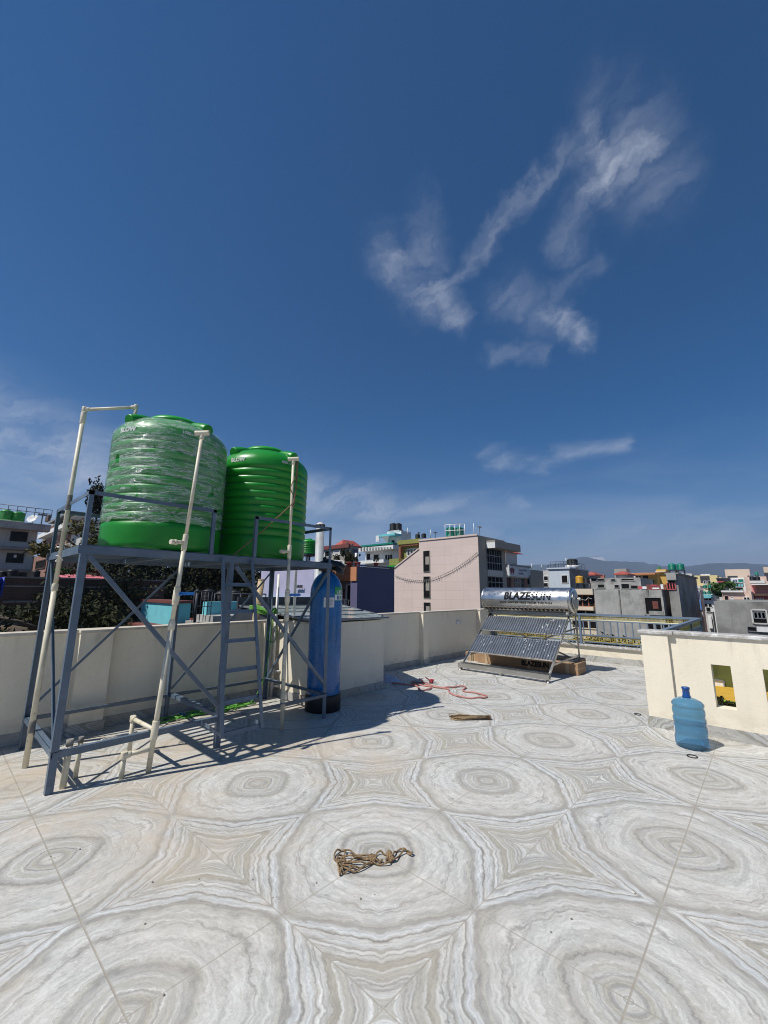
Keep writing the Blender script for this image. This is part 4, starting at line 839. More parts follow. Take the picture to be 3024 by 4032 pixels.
# brown rope bundle
t = thing('rope', 'coiled brown rope bundle with knots lying on the tiles in the foreground', 'rope', on_z(1480, 3390, 0))
def Z4(x, y): return (1200 + x / 3.19, 3280 + y / 3.19)
strands = [[(440, 545), (425, 470), (400, 400), (372, 340), (375, 290), (410, 255), (455, 238), (490, 245), (505, 275), (490, 305), (450, 310), (420, 330), (395, 370)],
           [(480, 255), (560, 262), (640, 290), (720, 312), (800, 322), (850, 335)], [(400, 365), (450, 330), (520, 322), (590, 330), (680, 335), (760, 340), (840, 345)],
           [(560, 385), (600, 358), (680, 345), (760, 352), (830, 350)], [(440, 375), (480, 362), (540, 380), (600, 400), (700, 408), (780, 400), (850, 375)],
           [(450, 400), (480, 410), (540, 440), (620, 465), (700, 455), (780, 420), (860, 385)], [(460, 430), (500, 470), (560, 505), (620, 508), (700, 485), (780, 440), (850, 400), (880, 380)],
           [(440, 420), (470, 480), (475, 515), (520, 518), (580, 490), (640, 470)], [(425, 380), (430, 430), (450, 490), (452, 530), (440, 550)], [(385, 365), (430, 380), (480, 395), (520, 395), (560, 380)],
           [(820, 350), (870, 340), (890, 310), (905, 285), (950, 272), (1000, 285), (1040, 300), (1075, 310)], [(850, 400), (920, 415), (1000, 418), (1050, 412), (1080, 385), (1065, 340), (1050, 300), (1078, 295)],
           [(1070, 320), (1100, 315), (1120, 285), (1150, 250), (1200, 235), (1260, 245), (1290, 268), (1330, 300), (1348, 290), (1335, 265), (1300, 258), (1240, 270), (1190, 300), (1160, 340), (1120, 375), (1090, 370)],
           [(880, 350), (900, 380), (940, 385), (960, 370), (970, 390), (930, 400)], [(1020, 380), (1030, 330), (1045, 320), (1040, 360), (1020, 380)]]
m_ = MB()
for k, s_ in enumerate(strands):
    pts = [on_z(*Z4(x, y), .0) + Vector((0, 0, .006 + .006 * ((i + k) % 3))) for i, (x, y) in enumerate(s_)]; sp = smooth_path(pts, 7)
    m_.tube(sp, [.0042 * (1 + .14 * math.sin(i * 2.2)) for i in range(len(sp))], 8)
m_.build('strands', 'rope_fibre', t)
m_ = MB()
for (x, y) in ((1075, 335), (1060, 300), (870, 355), (840, 345), (1085, 360)):
    c = on_z(*Z4(x, y), 0) + Vector((0, 0, .016))
    for q in range(3):
        pts = [c + Vector((.012 * math.cos(s_ * 1.1 + q), .010 * math.sin(s_ * 1.1 + q * 2), .006 * math.sin(s_ * 1.7 + q))) for s_ in range(7)]; m_.tube(smooth_path(pts, 4), .0052, 7)
split_build(m_, 'knot', 'rope_fibre', t)
# straw broom
t = thing('broom', 'short bundle broom of brown straw twigs lying on the tiles', 'broom', on_z(1860, 2832, 0)); m_ = MB()
pL = on_z(1782, 2832, 0); pR = on_z(1935, 2834, 0); dd = (pR - pL); nn = Vector((-dd.y, dd.x, 0)).normalized(); rr = random.Random(5); m2_ = MB()
for k in range(75):
    s0 = rr.uniform(-.08, .18); o0 = rr.gauss(0, .058); o1 = max(-.022, min(.022, rr.gauss(0, .012))); z0 = rr.uniform(.003, .03); z1 = rr.uniform(.004, .04)
    A = pL + dd * s0 + nn * o0 + Vector((0, 0, z0)); B = pR + dd * rr.uniform(-.03, 0) + nn * o1 + Vector((0, 0, z1)); mid = A.lerp(B, .5) + Vector((0, 0, .004)) + nn * rr.uniform(-.004, .004)
    (m_ if k % 2 else m2_).tube([A, mid, B], .0021, 4)
m_.build('twigs', 'straw', t); m2_.build('dark_twigs', 'straw_dark', t); m_ = MB(); m_.tube([pR - dd * .05 + Vector((0, 0, .02)), pR - dd * .03 + Vector((0, 0, .02))], .027, 12); m_.build('binding', 'rust_wire', t)
# pink hose
t = thing('hose', 'faded pink garden hose looped on the tiles beyond the tank shadow', 'hose', (5.3, 3.8, 0)); m_ = MB()
zz = lambda x, y: on_z(1500 + x / 3.318, 2620 + y / 3.318, 0)
hp = [(150, 245), (260, 258), (380, 265), (450, 280), (495, 300), (490, 325), (540, 338), (610, 328), (655, 310), (640, 290), (560, 275), (470, 262), (400, 245), (420, 232), (500, 232), (560, 243), (620, 262), (700, 290), (800, 300), (870, 300), (960, 292), (1050, 285), (1098, 288), (1105, 305), (1080, 325), (1070, 345), (1130, 358), (1230, 372), (1330, 395), (1382, 415), (1360, 432), (1280, 438), (1160, 438), (1050, 425), (960, 400), (900, 372), (882, 340), (878, 322), (820, 308), (700, 296), (600, 262)]
pts = smooth_path([zz(x, y) + Vector((0, 0, .011 + .008 * (i % 2))) for i, (x, y) in enumerate(hp)], 6); m_.tube(pts, .0105, 8)
for cx_, cy_, hh in ((530, 215, .075), (612, 205, .085)):
    c = zz(cx_, cy_ + 35); m_.tube([c + Vector((.035 * math.cos(q * .5), -.02 * math.cos(q * .5), .012 + hh * abs(math.sin(q * .25)))) for q in range(13)], .0095, 8)
m_.build('hose_run', 'hose_pink', t)
m_ = MB(); c = zz(660, 232)
for q in range(5): m_.tube(smooth_path([c + Vector((.028 * math.cos(s_ * 1.3 + q), .028 * math.sin(s_ * 1.1 + q * 2), .03 + .022 * math.sin(s_ * 1.7 + q))) for s_ in range(6)], 4), .008, 7)
m_.build('hose_knot', 'red_knot', t)
# crumpled printed sack
t = thing('sack', 'crumpled white and blue printed plastic sack at the foot of the shed block corner', 'sack', (4.9, 4.4, 0)); m_ = MB(); N_ = 34; c0 = zz(55, 235); c1 = zz(275, 215); ex = c1 - c0; ey = Vector((-ex.y, ex.x, 0)).normalized() * .34
vs = []
for j in range(N_ + 1):
    for i in range(N_ + 1):
        u, v = i / N_, j / N_; h_ = .085 * (math.sin(math.pi * u) ** .5) * (math.sin(math.pi * v) ** .5) * (.6 + .9 * abs(mn.noise(Vector((u * 5, v * 5, 1))))) + .02 * mn.noise(Vector((u * 14, v * 14, 4)))
        vs.append(c0 + ex * u + ey * v + Vector((0, 0, max(.003, h_))))
m_.add(vs, [(j * (N_ + 1) + i, j * (N_ + 1) + i + 1, (j + 1) * (N_ + 1) + i + 1, (j + 1) * (N_ + 1) + i) for j in range(N_) for i in range(N_)], True); m_.build('folds', 'sack_cloth', t)
# crumbs of dry cement
spots = [(983, 3150), (995, 3465), (600, 3475), (784, 3462), (571, 3639), (1075, 3535), (1246, 3478), (1420, 3540), (1476, 3524), (2170, 3672), (2910, 3600), (2500, 3520), (314, 3346), (200, 3373), (645, 3920), (1690, 2855), (1667, 2852), (2250, 3620)]
cr = MB()
for k, (x, y) in enumerate(spots):
    p = on_z(x, y, 0); r_ = .0028 + .003 * ((k * 7) % 5) / 5; cr.lathe([(r_ * .7, 0), (r_, r_ * .5), (r_ * .5, r_)], p, 7, smooth=False)
tag(cr.build('grit', 'grey_dirty'), 'scattered dark crumbs of dry cement on the tiles', 'debris', kind='stuff')
# @@BACKGROUND@@
# ================================================================ THE TOWN AROUND
class Bld: pass
def bld(name, label, cat, xc, yt, D, xl, xr, m, zb=GZ, dl=None, dr=None, body=True, group=None):
    """box building: nearest vertical edge seen at pixel xc with its top at yt, D metres away;
       the sunlit face (looking along -x) runs left to pixel xl, the shaded face (looking along -y) right to pixel xr"""
    B = Bld(); p = at_d(xc, yt, D); B.a0, B.b0, B.zt = p.x, p.y, p.z
    B.b1 = on_a(xl, yt, B.a0).y if xl is not None else B.b0 + (dl or 8)
    B.a1 = on_b(xr, yt, B.b0).x if xr is not None else B.a0 + (dr or 8)
    B.t = thing(name, label, cat, (B.a0, B.b0, zb), group); B.zb = zb; B.m = m
    if body: m_ = MB(); m_.box(B.a0, B.a1, B.b0, B.b1, zb, B.zt); m_.build('wall', m, B.t)
    return B
def rect(B, face, x0, y0, x1, y1, off=0.):
    xm, ym = (x0 + x1) / 2, (y0 + y1) / 2
    if face == 'A':
        f = lambda x, y: on_a(x, y, B.a0); lo, hi = sorted((f(x0, ym).y, f(x1, ym).y))
    else:
        f = lambda x, y: on_b(x, y, B.b0); lo, hi = sorted((f(x0, ym).x, f(x1, ym).x))
    return lo, hi, f(xm, y1).z, f(xm, y0).z
def fbox(m_, B, face, lo, hi, z0, z1, d0, d1):
    """box lying on a face, from depth d0 (behind) to d1 in front of it"""
    if face == 'A': m_.box(B.a0 - d1, B.a0 - d0, lo, hi, z0, z1)
    else: m_.box(lo, hi, B.b0 - d1, B.b0 - d0, z0, z1)
def win(B, face, x0, y0, x1, y1, pane='glass_dark', frame='window_white', nx=1, nz=1, fw=.07, name='window', proud=.06):
    lo, hi, z0, z1 = rect(B, face, x0, y0, x1, y1); m_ = MB(); fw = min(fw, (hi - lo) * .12)
    for q in range(nx + 1): x = lo + (hi - lo) * q / nx; fbox(m_, B, face, x - fw / 2, x + fw / 2, z0, z1, 0, proud)
    for q in range(nz + 1): z = z0 + (z1 - z0) * q / nz; fbox(m_, B, face, lo + fw / 2, hi - fw / 2, z - fw / 2, z + fw / 2, .002, proud - .004)
    o = m_.build(name, frame, B.t); m_ = MB(); fbox(m_, B, face, lo, hi, z0, z1, -.01, .02); m_.build('pane', pane, o); return o
def slab(B, face, x0, y0, x1, y1, m, d1=.5, name='band', d0=0.):
    lo, hi, z0, z1 = rect(B, face, x0, y0, x1, y1); m_ = MB(); fbox(m_, B, face, lo, hi, z0, z1, d0 + .001, d1); return m_.build(name, m, B.t)
def roof_slab(B, over=.35, th=.18, m=None, name='roof_slab'):
    m_ = MB(); m_.box(B.a0 - over, B.a1 + over, B.b0 - over, B.b1 + over, B.zt - th * .2, B.zt + th); return m_.build(name, m or B.m, B.t)
def hip(B, m='red_roof', over=.4, h=1.6, name='roof'):
    a0, a1, b0, b1 = B.a0 - over, B.a1 + over, B.b0 - over, B.b1 + over; ca, cb = (a0 + a1) / 2, (b0 + b1) / 2; da = max(0, (a1 - a0) - (b1 - b0)) / 2; db = max(0, (b1 - b0) - (a1 - a0)) / 2
    z = B.zt + .01; m_ = MB(); m_.add([(a0, b0, z), (a1, b0, z), (a1, b1, z), (a0, b1, z), (ca - da, cb - db, z + h), (ca + da, cb + db, z + h)], [(0, 3, 2, 1), (0, 1, 5, 4) if da else (0, 1, 4), (1, 2, 5) if da else (1, 2, 5, 4), (2, 3, 4, 5) if da else (2, 3, 5), (3, 0, 4) if da else (3, 0, 4, 5)])
    m_.box(a0, a1, b0, b1, z - .15, z - .002); return m_.build(name, m, B.t)
def far_tank(x, y0, y1, D, m, label, w_=None, group=None, stand=.0, name='water_tank'):
    """roof tank: centre pixel x, bottom y0, top y1"""
    p = at_d(x, y0, D); q = at_d(x, y1, D); H = q.z - p.z; r = H * .46 if w_ is None else min(w_, H * .52); t = thing(name, label, 'water tank', p, group)
    pr = [(r * .95, 0), (r, H * .05)]
    for k in range(6): z = H * (.12 + .11 * k); pr += [(r, z), (r * .955, z + H * .02), (r * .955, z + H * .045), (r, z + H * .065)]
    pr += [(r, H * .80), (r * .93, H * .86), (r * .6, H * .94), (r * .45, H * .95)]
    m_ = MB(); m_.lathe(pr, p, 24); m_.build('tank_body', m, t); m_ = MB(); m_.lathe([(r * .42, H * .95), (r * .42, H), (.01, H * 1.02)], p, 20); m_.build('tank_lid', m, t)
    if stand:
        m_ = MB()
        for u in (-1, 1):
            for v in (-1, 1): m_.box(p.x + u * r * .8 - .03, p.x + u * r * .8 + .03, p.y + v * r * .8 - .03, p.y + v * r * .8 + .03, p.z - stand, p.z - .03)
        m_.box(p.x - r, p.x + r, p.y - r, p.y + r, p.z - .06, p.z - .002); m_.build('stand', 'iron_dark', t)
    return t
def antenna(x, y0, y1, D, label, kind=0, r=.02):
    p = at_d(x, y0, D); q = at_d(x, y1, D); t = thing('antenna', label, 'antenna', p); m_ = MB(); top = Vector((p.x, p.y, q.z)); m_.tube([p, top], r, 6); h = q.z - p.z
    if kind == 1: m_.box(p.x - h * .35, p.x + h * .35, p.y - r, p.y + r, q.z - r * 2, q.z); [m_.box(p.x + s_ * h * .28 - r, p.x + s_ * h * .28 + r, p.y - h * .18, p.y + h * .18, q.z - r, q.z + r) for s_ in (-1, -.3, .4, 1)]
    m_.build('mast', 'grey_metal' if kind else 'window_white', t); return t
def rail_line(name, label, pts, h, n, m='grey_metal', r=.025):
    t = thing(name, label, 'railing', pts[0]); m_ = MB(); P_ = [Vector(p) for p in pts]
    for i in range(len(P_) - 1):
        for z in (h, h * .5): m_.tube([P_[i] + Vector((0, 0, z)), P_[i + 1] + Vector((0, 0, z))], r, 6)
        for k in range(n + 1): q = P_[i].lerp(P_[i + 1], k / n); m_.tube([q, q + Vector((0, 0, h))], r, 6)
    m_.build('rail', m, t); return t
z5 = lambda x, y: (1300 + x / 2.074, 2000 + y / 2.074); z6 = lambda x, y: (1900 + x / 2.6587, 2150 + y / 2.6587)
z7 = lambda x, y: (1900 + x / 5.977, 2030 + y / 5.977); zb = lambda x, y: (2400 + x / 2.6587, 2150 + y / 2.6587); zl = lambda x, y: (x / 3.6066, 1950 + y / 3.6066)
c1 = lambda x, y: (x / 2.074, 1550 + y / 2.074); ct = lambda x, y: (540 + x / 2.183, 2250 + y / 2.183); c2 = lambda x, y: (700 + x / 2.074, 1700 + y / 2.074)
def W(B, face, f, r, **k): a = f(r[0], r[1]); b = f(r[2], r[3]); return win(B, face, a[0], a[1], b[0], b[1], **k)
def SL(B, face, f, r, m, **k): a = f(r[0], r[1]); b = f(r[2], r[3]); return slab(B, face, a[0], a[1], b[0], b[1], m, **k)

# --- pink school building
B = bld('school_building', 'large pink panelled building with three dark slit windows, above the shaded parapet wall', 'building', 1881, 2107, 38, 1650, 1985, 'pink_panels', body=False)
PK = B; ln = lambda x, y: on_a(x, y, B.a0)
poly = [Vector((B.a0, B.b0, B.zt)), ln(1650, 2130), ln(1650, 2162), ln(1553, 2238)]; yl = poly[-1].y
poly += [Vector((B.a0, yl, GZ)), Vector((B.a0, B.b0, GZ))]
m_ = MB(); m_.prism(poly, (B.a1 - B.a0, 0, 0)); m_.build('wall', 'pink_panels', B.t)
m_ = MB(); m_.bar(poly[0] + Vector((-.02, .0, .05)), poly[1] + Vector((-.02, 0, .05)), .16, .12, (0, 0, 1)); m_.bar(poly[2] + Vector((-.02, 0, .05)), poly[3] + Vector((-.02, 0, .05)), .12, .12, (0, 0, 1)); m_.build('coping', 'pink_panels', B.t)
m_ = MB(); m_.box(B.a0 + .03, B.a1 + .02, B.b0 - .02, B.b0 - .001, GZ, B.zt - .02); m_.build('shade_skin', 'taupe_wall', B.t)  # taupe skin paints the shade on the side turned from the sun
for r in ((763, 350, 815, 523), (765, 560, 818, 737), (767, 772, 820, 880)):
    o = W(B, 'A', z5, r, pane='void_dark', frame='taupe_wall', fw=.05); 
    lo, hi, z0, z1 = rect(B, 'A', *z5(r[0], r[1]), *z5(r[2], r[3])); m_ = MB(); fbox(m_, B, 'A', lo + .1, hi - .25, z0 + (z1 - z0) * .35, z0 + (z1 - z0) * .72, .021, .03); m_.build('inner_wall', 'taupe_wall', o)
SL(B, 'B', z7, (65, 655, 670, 815), 'taupe_wall', d1=1.0, name='canopy')
lo, hi, z0, z1 = rect(B, 'B', *z7(65, 655), *z7(200, 760)); m_ = MB(); m_.box(lo - .03, lo - .001, B.b0 - 1.0, B.b0 - .05, z0 - .1, z1); m_.build('canopy_lit_end', 'house_white', B.t)  # white sheet paints the sunlight on the end of the taupe canopy
W(B, 'B', z7, (95, 785, 440, 1290), pane='glass_blue', frame='grey_metal', nx=6, nz=3, fw=.08)
SL(B, 'B', z7, (110, 1292, 460, 1435), 'house_grey_white', d1=.1)
W(B, 'B', z7, (118, 1440, 465, 1700), pane='glass_blue', frame='grey_metal', nx=4, nz=2, fw=.08)
for k, x in enumerate((985, 1055)): far_tank(*z5(x, 0)[:1], z5(0, 228)[1] + (3 if k else 5), z5(0, 155)[1], 42, 'tank_teal', ['teal green tank on the pink building roof, left of its pair', 'teal green tank on the pink building roof, right of its pair'][k])
p = at_d(*z5(940, 235), 41.5); q = at_d(*z5(1100, 228), 41.5); rail_line('roof_railing', 'white pipe frame round the teal tanks on the pink roof', [(p.x, p.y, p.z), (q.x, q.y, q.z)], 1.2, 4, 'window_white', .035)
# drooping string of lights across the pink wall
t = thing('light_string', 'thin drooping string of dark festoon bulbs across the pink wall', 'lights', ln(1881, 2170)); m_ = MB(); bm_ = MB()
cur = [z5(*q) for q in ((535, 552), (600, 575), (680, 588), (760, 590), (830, 578), (920, 545), (1000, 505), (1080, 455), (1150, 405), (1200, 362))]; cp = [on_a(x, y, B.a0 - .12) for x, y in cur]; cs = smooth_path(cp, 5)
m_.tube(cs, .018, 5); m_.build('wire', 'grey_metal', t); rr = random.Random(4)
for p in cs: bm_.box(p.x - .02, p.x + .02, p.y - .02, p.y + .02, p.z - rr.uniform(.08, .26), p.z - .01)
tag(bm_.build('bulbs', 'taupe_wall', t), kind='stuff')
antenna(*z5(1174, 0)[:1], z5(0, 222)[1], z5(0, 125)[1], 41, 'white mast on the pink building roof, left of the T-shaped aerial', 0, .03); antenna(z5(1222, 0)[0], z5(0, 222)[1], z5(0, 155)[1], 40, 'T-shaped aerial at the right corner of the pink roof', 1, .03)

# --- academy annex with sign
B = bld('academy_annex', 'brick and white annex with a red hipped roof right of the pink building', 'building', *z7(470, 1150), 47, None, z7(1045, 0)[0], 'brick_dark', dl=6)
SL(B, 'B', z7, (505, 880, 770, 1165), 'house_grey_white', d1=.2, name='upper_wall'); 
a = z7(505, 880); lo, hi, z0, z1 = rect(B, 'B', *z7(490, 870), *z7(860, 925)); m_ = MB(); m_.add([(lo, B.b0 - .6, z1 - .1), (hi, B.b0 - .6, z1 - .1), (hi, B.b0 + 3, z1 + .1), (lo, B.b0 + 3, z1 + .1), (lo + .2, B.b0 + 1.2, z1 + 1.0)], [(0, 1, 4), (1, 2, 4), (2, 3, 4), (3, 0, 4), (0, 3, 2, 1)]); m_.build('roof', 'red_roof', B.t)
SL(B, 'B', z7, (535, 1170, 1040, 1210), 'grey_metal', d1=.5, name='sign_top'); sg = SL(B, 'B', z7, (540, 1200, 1040, 1440), 'sign_white', d1=.45, name='sign_board'); 
lo, hi, z0, z1 = rect(B, 'B', *z7(540, 1200), *z7(1040, 1440)); zc, wv, hv = (z0 + z1) / 2, hi - lo, z1 - z0; yy = B.b0 - .455
sf = lambda X, Zc: (lambda x, y: (X + x, yy, Zc + y))
lettering('lettering', 'Dream World', hv * .36, 'sign_navy', sg, sf(lo + wv * .62, zc + hv * .14), bold=.012, sx=.86); lettering('lettering', 'Academy', hv * .36, 'sign_navy', sg, sf(lo + wv * .53, zc - hv * .17), bold=.012, sx=.86)
m_ = MB(); cx_ = lo + wv * .13
for s_ in (-1, 1): m_.prism([(cx_ + s_ * .02, yy, zc + hv * .3), (cx_ + s_ * wv * .10, yy, zc + hv * .18), (cx_ + s_ * wv * .09, yy, zc - hv * .05), (cx_ + s_ * wv * .03, yy, zc - hv * .38), (cx_ + s_ * .02, yy, zc - hv * .1)], (0, -.01, 0))
m_.build('emblem', 'sign_maroon', sg)
SL(B, 'B', z7, (470, 1415, 1045, 1465), 'house_grey_white', d1=.3, name='ledge'); W(B, 'B', z7, (700, 1470, 960, 1700), pane='glass_dark', frame='grey_metal', nx=5, nz=2, fw=.08)
for x0, x1 in ((480, 530), (640, 700), (970, 1040)): SL(B, 'B', z7, (x0, 1466, x1, 1700), 'brick_red', d1=.2, name='pillar')
B = bld('flat_roof_building', 'plain taupe building with a white lit end, right of the academy sign', 'building', *z7(1125, 1270), 52, z7(1035, 0)[0], z7(1420, 0)[0], 'taupe_wall')
SL(B, 'A', z7, (1037, 1265, 1125, 1405), 'house_white', d1=.15, name='lit_band'); W(B, 'A', z7, (1050, 1480, 1120, 1630), pane='void_dark')  # white band puts the sunlight on this end into its colour

# --- pale blue house with black tanks
B = bld('pale_blue_house', 'pale blue walled house with a single dark window and black tanks on top', 'house', 2240, 2238, 50, 2159, 2314, 'blue_grey_house')
m_ = MB(); m_.box(B.a0 + .02, B.a1, B.b0 - .04, B.b0 - .001, GZ, B.zt - .02); m_.build('shade_skin', 'concrete_raw', B.t); W(B, 'A', z6, (828, 305, 893, 388), pane='void_dark'); roof_slab(B, .15, .12)  # grey skin over the right face puts its shade into the colour
p = at_d(2230, 2236, 53); rail_line('roof_railing', 'thin dark roof railing on the pale blue house', [(B.a0 + .2, B.b1 - .2, B.zt + .1), (B.a0 + .2, B.b0 + .3, B.zt + .1), (B.a1 - .3, B.b0 + .3, B.zt + .1)], .7, 6, 'iron_dark', .02)
for k, x in enumerate((928, 958)): far_tank(z6(x, 0)[0], 2228, 2200, 54, 'black_plastic', ['black tank on the pale blue house, left of its pair', 'black tank on the pale blue house, right of its pair'][k], w_=.5, stand=.7)
m_ = MB(); t = thing('solar_drum', 'small white rooftop solar drum lying before the black tanks', 'solar heater', at_d(2245, 2233, 51)); q = at_d(2230, 2232, 51.5); m_.tube([q, q + Vector((1.0, -1.0, 0))], .22, 12); m_.build('drum', 'window_white', t)
for k, (x, y0, y1, kd) in enumerate(((515, 240, 185, 0), (618, 238, 195, 0), (878, 205, 125, 0), (760, 240, 190, 1), (686, 250, 205, 1))): antenna(z6(x, 0)[0], z6(0, y0)[1], z6(0, y1)[1], 56, ['thin white mast above the taupe building', 'white mast left of the pale blue house', 'tall white mast rising before the black tanks', 'T-shaped aerial above the pale blue wall', 'short dark aerial at the left edge of the pale blue house'][k], kd, .04)
B = bld('stair_house', 'narrow grey stair house with a dark opening, left of the pale blue house', 'house', *z6(690, 255), 60, z6(600, 0)[0], None, 'house_grey_white', dr=3); W(B, 'A', z6, (642, 315, 688, 362), pane='void_dark'); W(B, 'A', z6, (642, 385, 688, 430), pane='void_dark')
# --- cream house with balcony behind the heater drum
B = bld('cream_house', 'cream house with a recessed balcony just right of the heater drum', 'house', *z6(1175, 450), 34, z6(935, 0)[0], None, 'cream_house', dr=4)
SL(B, 'A', z6, (960, 448, 1172, 508), 'cream_house', d1=.45, name='balcony_front'); W(B, 'A', z6, (985, 512, 1176, 632), pane='void_dark', frame='brown_orange', nx=3); SL(B, 'A', z6, (960, 634, 1180, 670), 'cream_house', d1=.45, name='balcony_front'); W(B, 'A', z6, (985, 674, 1182, 712), pane='void_dark', frame='cream_house', nx=2)
W(B, 'A', z6, (940, 780, 1200, 860), pane='void_dark', frame='cream_house', nx=3)
far_tank(z6(1018, 0)[0], z6(0, 388)[1], z6(0, 312)[1], 38, 'tank_yellow', 'yellow tank on a dark stand above the cream balcony house', w_=.55, stand=1.2); far_tank(z6(1090, 0)[0], z6(0, 390)[1], z6(0, 325)[1], 38, 'black_plastic', 'black tank on a dark stand right of the yellow tank', w_=.60, stand=1.2)
# --- raw concrete block
B = bld('concrete_building', 'long raw concrete building with a recessed opening behind the gold railing', 'building', 2604, 2322, 30, 2338, 2752, 'concrete_light'); CB = B
m_ = MB(); m_.box(B.a0 + .03, B.a1 + .03, B.b0 - .03, B.b0 - .001, GZ, B.zt); m_.build('shade_skin', 'concrete_raw', B.t)  # darker concrete skin stands in for shade on the right face
o = W(B, 'A', zb, (368, 532, 560, 722), pane='void_dark', frame='concrete_light', fw=.12, name='opening'); lo, hi, z0, z1 = rect(B, 'A', *zb(368, 532), *zb(560, 722)); m_ = MB(); fbox(m_, B, 'A', lo, hi - .2, z0, z0 + (z1 - z0) * .22, .021, .10); m_.build('sill_wall', 'concrete_light', o); m_ = MB(); fbox(m_, B, 'A', lo + (hi - lo) * .25, lo + (hi - lo) * .55, z0 + (z1 - z0) * .35, z1 - .25, .021, .03); m_.build('door', 'maroon_trim', o)
SL(B, 'A', zb, (104, 455, 116, 740), 'concrete_raw', d1=.05, name='joint'); SL(B, 'A', zb, (385, 458, 410, 530), 'concrete_raw', d1=.06, name='joint'); W(B, 'A', zb, (395, 812, 625, 900), pane='void_dark', frame='concrete_light', nx=3)
B = bld('stair_tower', 'dark concrete stair tower rising at the right end of the long concrete building', 'building', *zb(704, 292), 30.6, zb(600, 0)[0], zb(902, 0)[0], 'concrete_raw')
SL(B, 'A', zb, (600, 285, 700, 355), 'concrete_light', d1=.2, name='parapet'); W(B, 'A', zb, (604, 385, 690, 455), pane='void_dark', frame='rose_paint', nx=3); W(B, 'A', zb, (612, 362, 690, 388), pane='void_dark', frame='concrete_light')
roof_slab(B, .1, .08)
for k, x in enumerate((650, 738)): far_tank(zb(x, 0)[0] + 3, zb(0, 250)[1], zb(0, 182)[1], 36, 'tank_teal', ['large teal tank on the dark stair tower, left of its pair', 'large teal tank on the dark stair tower, right of its pair'][k], w_=.62, stand=.8)
# things on the concrete roof: drying cloths, table
t = thing('laundry', 'white and reddish cloths drying along the concrete roof edge', 'laundry', (CB.a0, CB.b0, CB.zt))
for x0, x1, y0, y1, mm in ((300, 340, 420, 452, 'rose_paint'), (346, 386, 422, 456, 'window_white'), (395, 430, 405, 455, 'maroon_trim'), (450, 520, 435, 450, 'house_white'), (540, 560, 400, 455, 'window_white')):
    A_ = on_a(*zb(x0, y1), CB.a0 + .6); C_ = on_a(*zb(x1, y0), CB.a0 + .6); m_ = MB(); m_.box(CB.a0 + .58, CB.a0 + .62, A_.y, C_.y, CB.zt + .05, C_.z); m_.build('cloth', mm, t)
# --- unfinished grey building with red hipped stair roofs
B = bld('unfinished_building', 'grey unfinished concrete frame building with open bays and small red stair roofs', 'building', *zb(322, 330), 62, z6(1130, 0)[0], None, 'concrete_light', dr=8)
for r in ((1140, 338, 1195, 370), (1205, 340, 1275, 368), (1345, 345, 1395, 368), (1450, 338, 1590, 365), (1205, 400, 1280, 440), (1380, 405, 1430, 440), (1450, 392, 1540, 450), (1550, 410, 1630, 450)): W(B, 'A', z6, r, pane='void_dark', frame='concrete_light', fw=.12, name='opening')
for nm, (x0, x1, y) in (('left', (1105, 1165, 298)), ('right', (1395, 1505, 290))):
    Q = bld('stair_roof', 'small red hipped stair roof, %s of the two on the unfinished grey building' % ('smaller' if nm == 'left' else 'larger'), 'roof', *z6(x1, y), 63, z6(x0, y)[0], None, 'concrete_light', zb=B.zt, dr=3 if nm == 'left' else 4); hip(Q, h=.4, over=.25)
# --- ochre building
B = bld('ochre_building', 'ochre and orange building with open verandas left of the dark stair tower', 'building', *zb(490, 290), 70, zb(268, 0)[0], zb(560, 0)[0], 'ochre_paint')
SL(B, 'A', zb, (262, 283, 492, 302), 'orange_paint', d1=1.0, name='eaves'); W(B, 'A', zb, (345, 305, 412, 385), pane='void_dark', frame='ochre_paint', fw=.2, nx=1); W(B, 'A', zb, (418, 352, 470, 385), pane='void_dark', frame='ochre_paint', fw=.2); W(B, 'A', zb, (275, 310, 335, 370), pane='void_dark', frame='cream_house', nx=2)
B = bld('ochre_roof_room', 'pale ochre roof room above the ochre building', 'building', *zb(590, 243), 72, zb(485, 0)[0], zb(612, 0)[0], 'ochre_paint', zb=-6); SL(B, 'A', zb, (485, 262, 590, 275), 'cream_house', d1=.4, name='ledge'); far_tank(zb(520, 0)[0], zb(0, 244)[1], zb(0, 220)[1], 74, 'tank_green', 'small green tank on the ochre roof room', w_=.6)
B = bld('maroon_balcony_house', 'low house with maroon balcony screens behind the concrete roof', 'house', *zb(600, 402), 48, zb(385, 0)[0], None, 'maroon_trim', dr=5); W(B, 'A', zb, (395, 410, 500, 450), pane='void_dark', frame='rose_paint', nx=5); W(B, 'A', zb, (585, 405, 598, 450), pane='void_dark', frame='ochre_paint')
# --- right hand side
B = bld('concrete_building', 'grey concrete building with a white framed window beyond the sunlit parapet', 'building', 3180, 2373, 26, zb(1090, 0)[0], None, 'concrete_raw', dr=14)
W(B, 'A', zb, (1495, 668, 1650, 812), pane='void_dark', frame='house_grey_white', nx=1, fw=.10); W(B, 'A', zb, (1512, 690, 1632, 758), pane='maroon_trim', frame='grey_metal', nx=3); SL(B, 'A', zb, (1545, 850, 1700, 900), 'house_white', d1=.08); W(B, 'A', zb, (1445, 845, 1540, 892), pane='void_dark', frame='grey_metal')
B = bld('blue_clad_house', 'narrow house with dark and light blue cladding in the alley gap', 'house', *zb(945, 462), 44, zb(900, 0)[0], None, 'house_grey_white', dr=2.2)
SL(B, 'A', zb, (902, 470, 943, 556), 'navy_violet', d1=.1); SL(B, 'A', zb, (908, 558, 960, 665), 'blue_panel', d1=.12)
